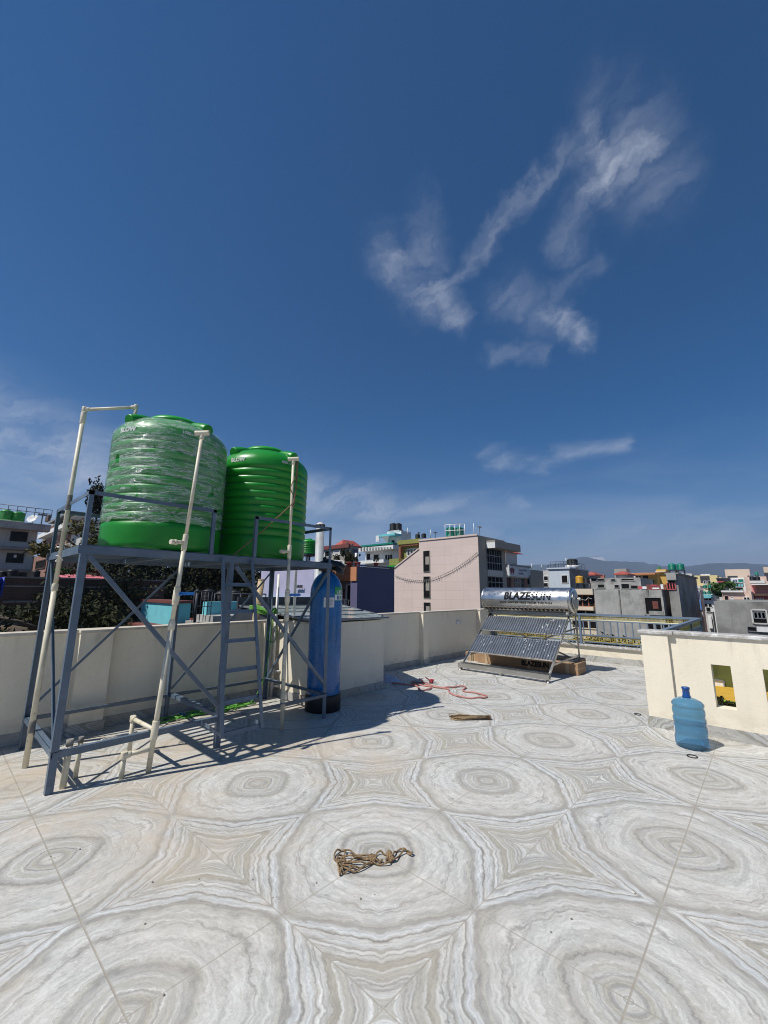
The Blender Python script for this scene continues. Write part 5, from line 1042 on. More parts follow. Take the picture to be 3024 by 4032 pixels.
B = bld('white_house', 'white house with green tanks and stepped balconies above the alley', 'house', *zb(1085, 475), 60, zb(955, 0)[0], None, 'house_white', dr=3)
W(B, 'A', zb, (965, 545, 1070, 570), pane='void_dark', nx=3); W(B, 'A', zb, (990, 600, 1075, 640), pane='void_dark', nx=2); SL(B, 'A', zb, (960, 512, 1080, 545), 'turquoise', d1=.5)
for k, (x, y0, y1) in enumerate(((1002, 440, 408), (1052, 440, 410), (998, 508, 474), (1045, 508, 476))): far_tank(zb(x, 0)[0], zb(0, y0)[1], zb(0, y1)[1], 58 if k < 2 else 55, 'tank_teal', ['upper left of the four small green tanks above the alley', 'upper right of the four small green tanks above the alley', 'lower left of the four small green tanks above the alley', 'lower right of the four small green tanks above the alley'][k], w_=.55)
B = bld('white_roof_house', 'white topped house with a red roof line far above the alley', 'house', *zb(1052, 292), 120, zb(952, 0)[0], None, 'house_white', dr=8); SL(B, 'A', zb, (950, 345, 1070, 362), 'maroon_trim', d1=.6); W(B, 'A', zb, (960, 318, 1045, 340), pane='void_dark', nx=3)
B = bld('cream_yellow_house', 'yellowish house below the red roof line, with dark windows', 'house', *zb(1085, 385), 95, zb(975, 0)[0], None, 'cream_house', dr=6); W(B, 'A', zb, (985, 365, 1020, 390), pane='void_dark', nx=2); W(B, 'A', zb, (1030, 365, 1060, 390), pane='void_dark')
for k, x in enumerate((918, 938)): far_tank(zb(x, 0)[0], zb(0, 350)[1], zb(0, 318 - 14 * k)[1], 110, 'black_plastic', ['far black tank beside the white topped house, nearer the stair tower', 'far black tank beside the white topped house, further from the stair tower'][k], w_=1.0)
B = bld('grey_red_house', 'grey house with red awnings right of the alley tanks', 'house', *zb(1262, 335), 85, zb(1120, 0)[0], None, 'house_grey_white', dr=5); SL(B, 'A', zb, (1120, 335, 1262, 350), 'iron_dark', d1=.8); SL(B, 'A', zb, (1130, 362, 1200, 380), 'rose_paint', d1=.6); SL(B, 'A', zb, (1125, 412, 1235, 430), 'maroon_trim', d1=.8); W(B, 'A', zb, (1140, 385, 1230, 408), pane='void_dark', nx=3)
B = bld('white_slab_house', 'white slab roofed house with glass stair between red and pink houses', 'house', *zb(1410, 330), 78, zb(1265, 0)[0], None, 'house_white', dr=6); W(B, 'A', zb, (1290, 350, 1340, 385), pane='glass_blue', nx=2); W(B, 'A', zb, (1345, 345, 1405, 380), pane='tank_teal'); W(B, 'A', zb, (1285, 390, 1400, 425), pane='turquoise', frame='grey_metal', nx=4); W(B, 'A', zb, (1290, 430, 1400, 460), pane='void_dark')
B = bld('peach_tall_house', 'tall peach house with black tanks on a ledge at the right', 'house', *zb(1640, 318), 72, zb(1410, 0)[0], None, 'peach_paint'); SL(B, 'A', zb, (1472, 362, 1625, 390), 'house_white', d1=1.5)
for k, x in enumerate((1497, 1552)): far_tank(zb(x, 0)[0], zb(0, 362)[1], zb(0, 318)[1], 69, 'black_plastic', ['black tank on the white ledge, left of its pair, at the far right', 'black tank on the white ledge, right of its pair, at the far right'][k], w_=.85)
far_tank(zb(1542, 0)[0], zb(0, 306)[1], zb(0, 272)[1], 76, 'tank_teal', 'wide teal tank on top of the tall peach house', stand=.4)
B = bld('peach_terrace_house', 'low peach house with a stair and white parapet above the grey concrete roof', 'house', *zb(1480, 474), 40, zb(1175, 0)[0], None, 'peach_paint'); SL(B, 'A', zb, (1172, 466, 1398, 484), 'house_white', d1=.2); W(B, 'A', zb, (1205, 520, 1245, 565), pane='void_dark', frame='peach_paint'); W(B, 'A', zb, (1268, 535, 1300, 565), pane='house_white'); W(B, 'A', zb, (1405, 535, 1470, 570), pane='void_dark', nx=2)
B = bld('pink_terrace_house', 'salmon and crimson house at the right edge with a white framed window', 'house', *zb(1860, 402), 46, zb(1480, 0)[0], None, 'pink_paint', dr=8); SL(B, 'A', zb, (1484, 395, 1750, 408), 'house_white', d1=.6); SL(B, 'A', zb, (1530, 410, 1750, 460), 'brick_red', d1=.1); SL(B, 'A', zb, (1484, 500, 1750, 580), 'rose_paint', d1=.15); W(B, 'A', zb, (1535, 545, 1612, 575), pane='void_dark', nx=3, proud=.25); SL(B, 'A', zb, (1484, 496, 1750, 524), 'brick_dark', d1=.5)
B = bld('alley_house', 'cluttered white and grey house side standing in the alley', 'house', *zb(1075, 690), 33, zb(1000, 0)[0], None, 'house_grey_white', dr=1.2); W(B, 'A', zb, (1012, 640, 1060, 690), pane='void_dark'); SL(B, 'A', zb, (1040, 735, 1075, 860), 'house_white', d1=.15)

# --- white ornate house and olive house behind the pink building
B = bld('balcony_house', 'white house with an ornate balcony band and a roof tower, left of the olive house', 'house', *z5(560, 305), 60, z5(290, 0)[0], z5(600, 0)[0], 'house_white')
SL(B, 'A', z5, (286, 318, 566, 352), 'house_white', d1=1.4, name='balcony_front'); SL(B, 'A', z5, (286, 302, 566, 314), 'tank_teal', d1=1.5, name='balcony_cap')
for x0 in range(300, 560, 24): SL(B, 'A', z5, (x0, 326, x0 + 10, 344), 'house_grey_white', d1=1.6, name='balcony_pattern')
W(B, 'A', z5, (450, 380, 510, 430), pane='void_dark', nx=3); W(B, 'A', z5, (300, 372, 330, 425), pane='void_dark'); W(B, 'A', z5, (355, 380, 400, 430), pane='void_dark'); SL(B, 'A', z5, (286, 430, 480, 455), 'house_white', d1=1.2, name='balcony_front')
B = bld('roof_tower', 'white roof tower with a dark window carrying two black tanks', 'building', *z5(580, 185), 63, z5(463, 0)[0], z5(660, 0)[0], 'house_white', zb=0); W(B, 'A', z5, (498, 262, 530, 295), pane='void_dark'); SL(B, 'A', z5, (440, 222, 582, 238), 'turquoise', d1=1.6, name='awning'); W(B, 'A', z5, (475, 186, 565, 196), pane='house_grey_white', nx=6)
for k, x in enumerate((515, 556)): far_tank(z5(x, 0)[0], z5(0, 181)[1], z5(0, 124)[1], 65, 'black_plastic', ['black tank on the white roof tower, left of its pair', 'black tank on the white roof tower, right of its pair'][k], w_=.68, stand=.5)
m_ = MB(); t = thing('billboard', 'small white board on the balcony house roof', 'sign', at_d(*z5(395, 275), 61)); p = at_d(*z5(372, 278), 61); q = at_d(*z5(420, 228), 61); m_.box(p.x, p.x + .1, q.y, p.y, p.z, q.z); m_.build('board', 'window_white', t)
m_ = MB(); t = thing('dish_frame', 'tilted grey lattice dish beside the white roof tower', 'antenna', at_d(*z5(440, 290), 61)); p = at_d(*z5(420, 235), 61); q = at_d(*z5(470, 290), 61); m_.prism([p, p + Vector((.6, -.9, .1)), q + Vector((.5, -.3, .3)), q], (.08, 0, .02)); m_.build('dish', 'house_grey_white', t)
B = bld('olive_house', 'olive green house with an orange frame behind the slope of the pink building', 'house', *z5(760, 255), 48, z5(575, 0)[0], None, 'olive_paint', dr=6)
W(B, 'A', z5, (630, 335, 705, 390), pane='glass_dark', nx=3, fw=.12); SL(B, 'A', z5, (582, 298, 735, 312), 'brown_orange', d1=.5, name='frame_beam'); SL(B, 'A', z5, (582, 310, 596, 430), 'brown_orange', d1=.5, name='frame_post'); SL(B, 'A', z5, (575, 262, 760, 296), 'olive_paint', d1=.6, name='parapet')
B = bld('olive_annex', 'low olive wall below the olive house', 'house', *z5(560, 412), 44, z5(482, 0)[0], None, 'olive_paint', dr=5); SL(B, 'A', z5, (482, 470, 560, 490), 'tank_green', d1=.3)
for k, (x, y0, y1) in enumerate(((715, 250, 212), (765, 246, 208))): far_tank(z5(x, 0)[0], z5(0, y0)[1], z5(0, y1)[1], 55, 'black_plastic', ['squat black tank on the olive house roof, left of its pair', 'squat black tank on the olive house roof, right of its pair'][k], w_=.75)
for k, (x, y0, y1, kd) in enumerate(((632, 230, 162, 0), (858, 250, 200, 1), (820, 250, 178, 0), (722, 230, 202, 1))): antenna(z5(x, 0)[0], z5(0, y0)[1], z5(0, y1)[1], 57, ['white mast right of the black tanks tower', 'T-shaped aerial on the slope end of the pink roof', 'thin mast left of the T-shaped aerial', 'flat aerial above the squat black tanks'][k], kd, .05)
# --- navy wall, orange balcony house
NB = B = bld('navy_wall_house', 'house with a plain navy violet side wall beyond the glass roof', 'house', 1408, 2231, 15.5, z5(170, 0)[0], 1553, 'navy_violet')
SL(B, 'A', z5, (174, 482, 222, 596), 'orange_paint', d1=.05, name='orange_panel'); SL(B, 'B', z5, (222, 474, 523, 484), 'navy_violet', d1=.05, name='cap')
B = bld('balcony_house', 'brown fronted house with a dark glass door behind the blue filter vessel', 'house', *z5(250, 478), 17.5, z5(-110, 0)[0], None, 'taupe_wall', dr=.3)
SL(B, 'A', z5, (-110, 480, 178, 600), 'brown_orange', d1=.9, name='balcony_front'); W(B, 'A', z5, (138, 625, 228, 820), pane='void_dark', frame='window_white', nx=2, fw=.07, name='door'); SL(B, 'A', z5, (228, 670, 256, 830), 'cream_house', d1=.3, name='pillar'); W(B, 'A', z5, (100, 660, 128, 730), pane='void_dark', frame='brown_orange', nz=5)
p0 = on_a(*z5(92, 800), B.a0 - .9); p1 = on_a(*z5(235, 815), B.a0 - .9); rail_line('balcony_rail', 'dark thin rail before the glass door', [(p0.x, p0.y, p0.z - .3), (p1.x, p1.y, p1.z - .3)], .55, 5, 'iron_dark', .015)
p0 = on_a(*z5(5, 520), B.a0 - .5); p1 = on_a(*z5(105, 530), B.a0 - .5); rail_line('terrace_rail', 'pale steel rail on the brown balcony beside the black valve head', [(p0.x, p0.y, p0.z), (p1.x, p1.y, p1.z)], .5, 3, 'window_white', .02)
B = bld('maroon_roof_house', 'dark maroon topped house with plants on its terrace', 'house', *z5(165, 312), 34, z5(-60, 0)[0], z5(228, 0)[0], 'taupe_wall'); SL(B, 'A', z5, (-60, 305, 165, 335), 'maroon_trim', d1=.2, name='parapet'); W(B, 'A', z5, (30, 350, 80, 385), pane='house_grey_white'); W(B, 'A', z5, (-40, 350, 10, 400), pane='void_dark'); W(B, 'B', z5, (180, 335, 220, 400), pane='navy_violet', frame='grey_metal'); W(B, 'B', z5, (190, 370, 200, 390), pane='void_dark')
Q = bld('stair_roof', 'small red hipped stair roof above the maroon topped house', 'roof', *z5(100, 300), 37, z5(62, 0)[0], None, 'pink_paint', zb=B.zt - .5, dr=2); hip(Q, h=.5, over=.2)
antenna(z5(140, 0)[0], z5(0, 305)[1], z5(0, 285)[1], 36, 'short aerial above the red stair roof', 1, .03); antenna(z5(180, 0)[0], z5(0, 320)[1], z5(0, 298)[1], 36, 'flat white aerial on the maroon topped house', 1, .03)
t = thing('terrace_post', 'white post at the corner of the plant terrace', 'post', at_d(*z5(210, 450), 24)); m_ = MB(); p = at_d(*z5(210, 470), 24); q = at_d(*z5(210, 368), 24); m_.tube([p, (p.x, p.y, q.z)], .07, 10); m_.build('shaft', 'window_white', t)
# --- lavender house with bracket, green tank on a dark stand
B = bld('lavender_house', 'house with a plain lavender wall seen beneath the tank platform', 'house', 1262, 2205, 15, 1032, None, 'lavender', dr=.25, zb=-1.2)
SL(B, 'A', lambda x, y: (x, y), (1000, 2356, 1330, 2362), 'turquoise', d1=.15, name='cap')
m_ = MB(); m_.box(B.a0 + .1, B.a1, B.b0, B.b1, GZ, -1.2); m_.build('base', 'iron_dark', B.t); SL(B, 'A', lambda x, y: (x, y), (1000, 2363, 1330, 2402), 'iron_dark', d1=.1, name='band')
t = thing('wall_bracket', 'black angled wall bracket on the lavender wall', 'bracket', on_a(*ct(1357, 235), B.a0)); m_ = MB(); P0 = on_a(*ct(1357, 235), B.a0 - .1); P1 = on_a(*ct(1359, 134), B.a0 - .1); P2 = on_a(*ct(1418, 134), B.a0 - .1)
m_.box(P0.x - .02, P0.x + .02, P0.y - .025, P0.y + .025, P0.z, P1.z); m_.box(P0.x - .02, P0.x + .02, P2.y, P1.y, P1.z - .03, P1.z + .02)
for k in range(4): q = P1.lerp(P2, (k + .8) / 4); m_.box(q.x - .02, q.x + .02, q.y - .02, q.y + .02, P1.z + .02, P1.z + .07)
m_.build('arm', 'iron_dark', t)
far_tank(*c2(1065, 0)[:1], c2(0, 1003)[1], c2(0, 875)[1], 17, 'tank_green', 'single green tank on a dark stand right of the bare big tank', w_=.40, stand=1.0)
B = bld('grey_slatted_shed', 'grey slatted shed wall between the trees and the lavender wall', 'shed', *c2(745, 1120), 22, c2(690, 0)[0], None, 'concrete_raw', dr=2)
# --- turquoise terrace house
B = bld('turquoise_house', 'turquoise terrace house with dark red copings behind the parapet', 'house', *ct(312, 262), 15.5, ct(40, 0)[0], ct(465, 0)[0], 'turquoise', body=False)
TQ = B; TZ0 = on_a(*ct(200, 452), B.a0).z
m_ = MB(); m_.box(B.a0, B.a1, B.b0, B.b1, TZ0, B.zt - .05); m_.build('parapet', 'turquoise', B.t); m_ = MB(); m_.box(B.a0 - .06, B.a1 + .06, B.b0 - .06, B.b1 + .06, B.zt - .05, B.zt + .04); m_.build('coping', 'maroon_trim', B.t)
m_ = MB(); m_.box(B.a0 - .6, B.a1 + 4.5, B.b0 - .5, B.b1 + .6, TZ0 - .14, TZ0 - .001); m_.build('floor_slab', 'maroon_trim', B.t); m_ = MB(); m_.box(B.a0 - .2, B.a1 + 4.4, B.b0 - .3, B.b1 + .3, GZ, TZ0 - .14); m_.build('wall', 'turquoise', B.t)
B2 = bld('terrace_parapet', 'turquoise terrace parapet with a lit end, right of the gap with steps', 'wall', *ct(602, 262), 15.2, ct(567, 0)[0], ct(1110, 0)[0], 'turquoise', zb=TZ0); m_ = MB(); m_.box(B2.a0 + .5, B2.a1 + .05, B2.b0 - .05, B2.b0 + .25, B2.zt - .34, B2.zt - .28); m_.build('coping', 'maroon_trim', B2.t)
B3 = bld('rear_parapet', 'long turquoise rear parapet behind the black roof tanks', 'wall', *ct(1112, 242), 22, ct(100, 0)[0], None, 'turquoise', zb=-4, dr=.3)
t = thing('terrace_gate_post', 'slim black post with a round finial in the turquoise terrace gap', 'post', at_d(*ct(497, 430), 14.5)); p = at_d(*ct(493, 438), 14.5); q = at_d(*ct(507, 180), 14.5); m_ = MB(); m_.tube([p, (p.x, p.y, q.z)], .045, 8); m_.lathe([(.03, 0), (.06, .04), (.06, .08), (.02, .12)], (p.x, p.y, q.z - .02), 10); m_.build('shaft', 'iron_dark', t)
p0 = at_d(*ct(470, 430), 14.8); p1 = at_d(*ct(625, 430), 14.8); rail_line('stair_rail', 'black curved stair rail on the turquoise terrace', [(p0.x, p0.y, p0.z), (p1.x, p1.y, p1.z)], .95, 5, 'iron_dark', .012)
p0 = at_d(*ct(660, 300), 16.5); p1 = at_d(*ct(1100, 300), 16.5); rail_line('terrace_rail', 'black two bar rail before the black roof tanks', [(p0.x, p0.y, p0.z - .25), (p1.x, p1.y, p1.z - .25)], .7, 6, 'iron_dark', .025)
for k, (x, y0, y1, w__) in enumerate(((610, 250, 150, .42), (835, 255, 160, .34), (720, 255, 165, .36))): far_tank(ct(x, 0)[0], ct(0, y0)[1], ct(0, y1)[1], 18, 'black_plastic', ['ribbed black tank nearest the gap in the turquoise terrace', 'black tank behind the ladder, beside the bamboo pole', 'black tank seen between the ladder rails'][k], w_=w__)
t = thing('steps', 'pale concrete steps in the gap of the turquoise terrace', 'steps', at_d(*ct(500, 410), 14.2)); m_ = MB(); p = at_d(*ct(500, 405), 15.0); m_.box(p.x - .1, p.x + 1.2, p.y - .8, p.y + .5, TZ0, TZ0 + .16); m_.box(p.x + .2, p.x + 1.2, p.y - .8, p.y + .5, TZ0 + .16, TZ0 + .34); m_.build('treads', 'concrete_light', t)

# --- left hand side: flat roofed house, brick house, walls
def leftb(name, label, cat, xr, yr, D, m, width, depth, zb=GZ):
    B = Bld(); p = at_d(xr, yr, D); B.a1, B.b0, B.zt = p.x, p.y, p.z; B.a0 = B.a1 - width; B.b1 = B.b0 + depth; B.zb = zb; B.m = m; B.t = thing(name, label, cat, (B.a0, B.b0, zb)); m_ = MB(); m_.box(B.a0, B.a1, B.b0, B.b1, zb, B.zt); m_.build('wall', m, B.t); return B
B = leftb('flat_roof_house', 'pale flat roofed house with two dark windows at the left edge', 'house', 152, 2078, 48, 'house_grey_white', 22, 12); LF = B
SL(B, 'B', zl, (-300, 395, 690, 490), 'concrete_light', d1=1.2, name='roof_slab'); SL(B, 'B', zl, (-300, 735, 615, 780), 'concrete_raw', d1=1.0, name='floor_band'); SL(B, 'B', zl, (-300, 1050, 480, 1085), 'concrete_raw', d1=1.0, name='floor_band')
W(B, 'B', zl, (140, 515, 392, 660), pane='void_dark', frame='concrete_raw', nx=1, fw=.04); o = W(B, 'B', zl, (85, 822, 338, 962), pane='void_dark', frame='concrete_raw', nx=1, fw=.04); lo, hi, z0, z1 = rect(B, 'B', *zl(195, 845), *zl(236, 885)); m_ = MB(); fbox(m_, B, 'B', lo, hi, z0, z1, .021, .03); m_.build('paper', 'window_white', o); W(B, 'B', zl, (80, 1090, 370, 1330), pane='void_dark', frame='concrete_raw', nx=1)
for k, x in enumerate((80, 250)): far_tank(zl(x, 0)[0], zl(0, 352 + 22 * k)[1], zl(0, 205 + 25 * k)[1], 49, 'tank_green', ['green roof tank at the very left edge of the photo', 'green roof tank just right of the one at the left edge'][k], w_=.92)
p = at_d(*zl(-80, 385), 49); q = at_d(*zl(680, 440), 48.5); rail_line('roof_railing', 'thin roof railing beside the green tanks on the pale flat roof', [(p.x, LF.b0 - .5, LF.zt + 0.9), (q.x, LF.b0 - .5, LF.zt + .9)], .75, 6, 'grey_metal', .03)
antenna(zl(583, 0)[0], zl(0, 420)[1], zl(0, 272)[1], 47.5, 'T-shaped aerial at the right end of the pale flat roof', 1, .05)
t = thing('satellite_dish', 'white satellite dish on the pale flat roof', 'satellite dish', at_d(*zl(465, 395), 47.6)); m_ = MB(); p = at_d(*zl(468, 342), 47.6); m_.lathe([(.02, 0), (.22, .03), (.40, .11), (.42, .12), (.41, .12), (.22, .05), (.02, .02)], p, 20, (-.5, -.6, .5)); m_.tube([p, p + Vector((0, 0, -1.2))], .04, 6); m_.build('dish', 'window_white', t)
B = leftb('brick_wall', 'long dark brick garden wall beyond the parapet at the left', 'wall', *zl(2350, 1205), 21, 'brick_dark', 12, .3); SL(B, 'B', zl, (60, 1180, 2350, 1200), 'concrete_raw', d1=.08, name='coping'); SL(B, 'B', zl, (60, 1295, 2350, 1312), 'concrete_raw', d1=.05, name='band'); SL(B, 'B', zl, (40, 1490, 2350, 1515), 'concrete_raw', d1=.05, name='band'); SL(B, 'B', zl, (20, 1600, 2350, 1800), 'concrete_raw', d1=.04, name='footing')
t = thing('tarpaulin', 'deep blue tarpaulin hanging at the left edge above the brick wall', 'tarpaulin', at_d(*zl(30, 1300), 19)); m_ = MB(); p = at_d(*zl(-200, 1440), 19); q = at_d(*zl(72, 1165), 19); N_ = 16
m_.add([(p.x + (q.x - p.x) * i / N_, q.y + .1 * math.sin(i * 1.1), z) for z in (p.z, q.z) for i in range(N_ + 1)], [(i, i + 1, N_ + 2 + i, N_ + 1 + i) for i in range(N_)], True); o = m_.build('sheet', 'blue_tarp', t); md = o.modifiers.new('s', 'SOLIDIFY'); md.thickness = .02
for k, (x, y0, y1) in enumerate(((165, 1175, 1048), (30, 1160, 1075), (500, 1165, 1065))): far_tank(zl(x, 0)[0], zl(0, y0)[1], zl(0, y1)[1], 24, 'black_plastic', ['ribbed black tank standing behind the brick wall coping', 'black tank above the blue tarpaulin', 'dark tank in shadow right of the ribbed black one'][k], w_=.55)
B = bld('red_roof_shed', 'low shed with a red corrugated sheet roof among the trees', 'shed', *zl(1480, 1180), 23, zl(800, 0)[0], None, 'brick_dark', dr=1.5); 
p0 = at_d(*zl(790, 1128), 25); p1 = at_d(*zl(1520, 1138), 25); p2 = at_d(*zl(1570, 1190), 22.0); p3 = at_d(*zl(920, 1192), 22.0); m_ = MB(); N_ = 60; vs = []
for i in range(N_ + 1):
    u = i / N_; a = p0.lerp(p1, u); b = p3.lerp(p2, u); h_ = .03 * (i % 2); vs += [a + Vector((0, 0, h_)), b + Vector((0, 0, h_))]
m_.add(vs, [(2 * i, 2 * i + 1, 2 * i + 3, 2 * i + 2) for i in range(N_)]); o = m_.build('roof', 'red_sheet', B.t); md = o.modifiers.new('s', 'SOLIDIFY'); md.thickness = .02
B = bld('brick_house', 'tall bare brick house with cement bands behind the left leg of the stand', 'house', *zl(1000, 300), 62, zl(668, 0)[0], None, 'brick_red', dr=3)
for y in (370, 545, 730): SL(B, 'A', zl, (660, y, 1000, y + 28), 'concrete_light', d1=.08, name='cement_band')
SL(B, 'A', zl, (680, 300, 720, 370), 'brick_dark', d1=.3, name='pier')
B = bld('white_balcony_house', 'white house with round motif balconies behind the stand, beside the brick house', 'house', *zl(1220, 330), 56, zl(905, 0)[0], zl(1500, 0)[0], 'house_grey_white')
SL(B, 'A', zl, (700, 490, 1090, 545), 'house_white', d1=1.2, name='balcony_front'); SL(B, 'B', zl, (1230, 485, 1440, 530), 'house_white', d1=1.0, name='balcony_front'); SL(B, 'A', zl, (1125, 280, 1220, 330), 'house_white', d1=.8, name='balcony_front'); SL(B, 'B', zl, (1225, 285, 1300, 330), 'house_white', d1=.8, name='balcony_front')
for x in (820, 960): SL(B, 'A', zl, (x - 16, 495, x + 16, 530), 'concrete_raw', d1=1.25, name='motif')
W(B, 'A', zl, (970, 395, 1090, 470), pane='glass_blue', frame='grey_metal', nx=2); W(B, 'A', zl, (870, 620, 945, 725), pane='void_dark'); W(B, 'A', zl, (1030, 608, 1062, 655), pane='void_dark'); W(B, 'B', zl, (1345, 385, 1440, 455), pane='glass_blue', frame='house_white', nx=2); W(B, 'B', zl, (1310, 620, 1400, 665), pane='void_dark')
SL(B, 'A', zl, (850, 738, 1010, 785), 'house_white', d1=1.0, name='balcony_front'); SL(B, 'A', zl, (920, 325, 1220, 350), 'concrete_raw', d1=1.6, name='canopy')
B = bld('ruined_brick_hut', 'ruined brick hut with loose rubble below the pale flat roofed house', 'hut', *zl(690, 820), 40, zl(480, 0)[0], None, 'brick_red', dr=3); W(B, 'A', zl, (520, 930, 650, 1040), pane='void_dark', frame='brick_dark')

# --- beyond the wall openings
B = bld('olive_wall_house', 'dark olive wall seen through the small wall opening', 'house', 3200, 2625, 17, 2700, None, 'olive_dark', dr=6)
W(B, 'A', lambda x, y: (x, y), (2806, 2678, 2852, 2714), pane='window_white', frame='grey_metal', fw=.04)
ct_ = on_a(2860, 2704, B.a0); lo_ = on_a(2860, 2756, B.a0 - 4.2); p0 = on_a(2700, 2710, B.a0); p1 = on_a(3150, 2710, B.a0)
t = thing('yellow_canopy', 'orange yellow canopy roof seen low through the wall opening', 'canopy', ct_); m_ = MB()
m_.add([(B.a0 - .02, p1.y, ct_.z), (B.a0 - .02, p0.y, ct_.z), (B.a0 - 4.2, p0.y, lo_.z), (B.a0 - 4.2, p1.y, lo_.z)], [(0, 1, 2, 3)]); o = m_.build('roof_sheet', 'yellow_roof', t); md = o.modifiers.new('s', 'SOLIDIFY'); md.thickness = .1
g0 = on_a(2860, 2758, B.a0 - 4.3); m_ = MB(); m_.box(B.a0 - 7.5, B.a0 - 4.3, p1.y - 2, p0.y + 2, GZ, g0.z); tag(m_.build('roof_lawn', 'lawn'), 'bright green planted roof lawn low beyond the wall opening', 'lawn')
OW = B
# ================================================================ PLANTS
def leaf_cloud(m_, c, rx, ry, rz, n, size, rr, clump=9, up=.3):
    """leaf sized quads gathered in clumps through an uneven ellipsoid"""
    c = Vector(c); cl = []
    for k in range(clump):
        while True:
            v = Vector((rr.uniform(-1, 1), rr.uniform(-1, 1), rr.uniform(-.9, 1)))
            if .25 < v.length < 1: break
        cl.append((v, rr.uniform(.22, .48)))
    vs = []; fs = []
    for k in range(n):
        v, s_ = cl[k % clump]; g3 = Vector((rr.gauss(0, 1), rr.gauss(0, 1), rr.gauss(0, 1))); g3 = g3.normalized() * (abs(rr.gauss(.8, .28))) * s_
        p = v + g3; p = c + Vector((p.x * rx, p.y * ry, p.z * rz)); a = rr.uniform(0, 6.28); n_ = Vector((rr.gauss(0, 1), rr.gauss(0, 1), rr.gauss(0, 1) + up)).normalized()
        u = n_.orthogonal().normalized(); u = (u * math.cos(a) + n_.cross(u) * math.sin(a)); w_ = n_.cross(u); l = size * rr.uniform(.6, 1.5)
        o = len(vs); vs += [p - u * l, p + w_ * l * .42, p + u * l, p - w_ * l * .42 + n_ * l * .15]; fs.append((o, o + 1, o + 2, o + 3))
    m_.add(vs, fs)
def tree(label, x, y, D, rx, rz, m, n, seed, size=.16, trunk=True, clump=14, name='tree', cat='tree', base=GZ):
    rr = random.Random(seed); c = at_d(x, y, D); t = thing(name, label, cat, (c.x, c.y, base)); m_ = MB()
    if trunk:
        m_.tube(smooth_path([(c.x, c.y, base), (c.x + .3, c.y - .2, (base + c.z) / 2), (c.x, c.y, c.z)], 4), .22, 8, r_end=.08)
        for k in range(7): a = k * .9 + seed; m_.tube([(c.x, c.y, c.z - rz * .8 + k * .1 * rz), (c.x + rx * .35 * math.cos(a), c.y + rx * .35 * math.sin(a), c.z - rz * .2 + k * .08 * rz), (c.x + rx * .75 * math.cos(a), c.y + rx * .75 * math.sin(a), c.z + rz * (.1 + .1 * k))], .07, 6, r_end=.015)
        m_.build('trunk', 'bark', t); m_ = MB()
    leaf_cloud(m_, c, rx, rx, rz, n, size, rr, clump); m_.build('crown', m, t); return t
tree('brownish sparse tree crown showing above the platform left of the wrapped tank', 408, 1965, 24, .85, 1.1, 'leaf_dark', 1100, 1, .10, clump=9)
tree('yellow green treetop just above the left corner of the platform', 335, 2150, 19, 1.3, .8, 'leaf_yellow', 2600, 2, .09, clump=10)
tree('large dark tree filling the view under the left half of the platform', 600, 2285, 27, 4.3, 2.6, 'leaf_dark', 15000, 3, .13, clump=26)
tree('dark shrubby tree before the brick wall, under the left bay of the stand', 430, 2432, 19.5, 2.1, 1.25, 'leaf_dark', 8000, 4, .09, clump=22)
tree('dark tree between the ladder and the lavender wall', 940, 2260, 25, 2.8, 2.0, 'leaf_dark', 8000, 5, .11, clump=20)
tree('dark bushy tree low behind the parapet at the left of the stand legs', 190, 2455, 14, 1.7, .55, 'leaf_dark', 7000, 6, .07, clump=16)
tree('olive toned tree behind the front brace, right of the red shed roof', 500, 2420, 19, 1.3, 1.2, 'leaf_yellow', 2600, 8, .07, clump=12)
tree('green leafy tree behind the brick wall, left of the red shed roof', 325, 2262, 30, 1.4, .6, 'leaf_green', 4500, 9, .11, clump=14)
tree('tree beyond the turquoise terrace under the bare tank', 800, 2250, 27, 2.6, 2.0, 'leaf_dark', 6000, 10, .11, clump=16)
tree('leafy potted shrub on the maroon topped house terrace', z5(122, 0)[0], z5(0, 405)[1], 25, .55, .85, 'leaf_dark', 1500, 12, .06, trunk=False, name='shrub', cat='shrub', base=0, clump=8)
for k, x in enumerate((158, 222, 375)):
    c = at_d(*z5(x, 468), 16.0 if k < 2 else 20); t = thing('flower_pot', ['terracotta flower pot left of the white post on the orange balcony', 'terracotta flower pot right of the white post on the orange balcony', 'potted plant on top of the navy violet wall'][k], 'flower pot', c); m_ = MB(); m_.lathe([(.09, 0), (.12, .17), (.135, .17), (.135, .2), (.10, .2)], c - Vector((0, 0, .08)), 14); m_.build('pot', 'red_roof', t); m_ = MB(); leaf_cloud(m_, c + Vector((0, 0, .28)), .15, .15, .2, 240, .03, random.Random(k), 5); m_.build('plant', 'leaf_dark', t)
tree('green hedge plants by the alley under the white framed window', zb(1180, 0)[0], zb(0, 455)[1], 60, 1.5, .9, 'leaf_green', 1200, 14, .15, trunk=False, name='shrub', cat='shrub', clump=8)
for k, (x, y, rx) in enumerate(((2826, 2786, .16), (2898, 2776, .17), (2872, 2796, .10), (3012, 2790, .2))):
    c = on_a(x, y, OW.a0 - 5.0); c.z = g0.z + rx * .4; t = thing('shrub', ['dark shrub at the lower left inside the wall opening view', 'dark shrub at the right inside the wall opening view', 'small shrub at the bottom of the wall opening view', 'shrub seen through the opening at the right edge'][k], 'shrub', c); m_ = MB(); leaf_cloud(m_, c, rx, rx, rx * .8, 500, .035, random.Random(30 + k), 9); m_.build('crown', 'leaf_dark', t)
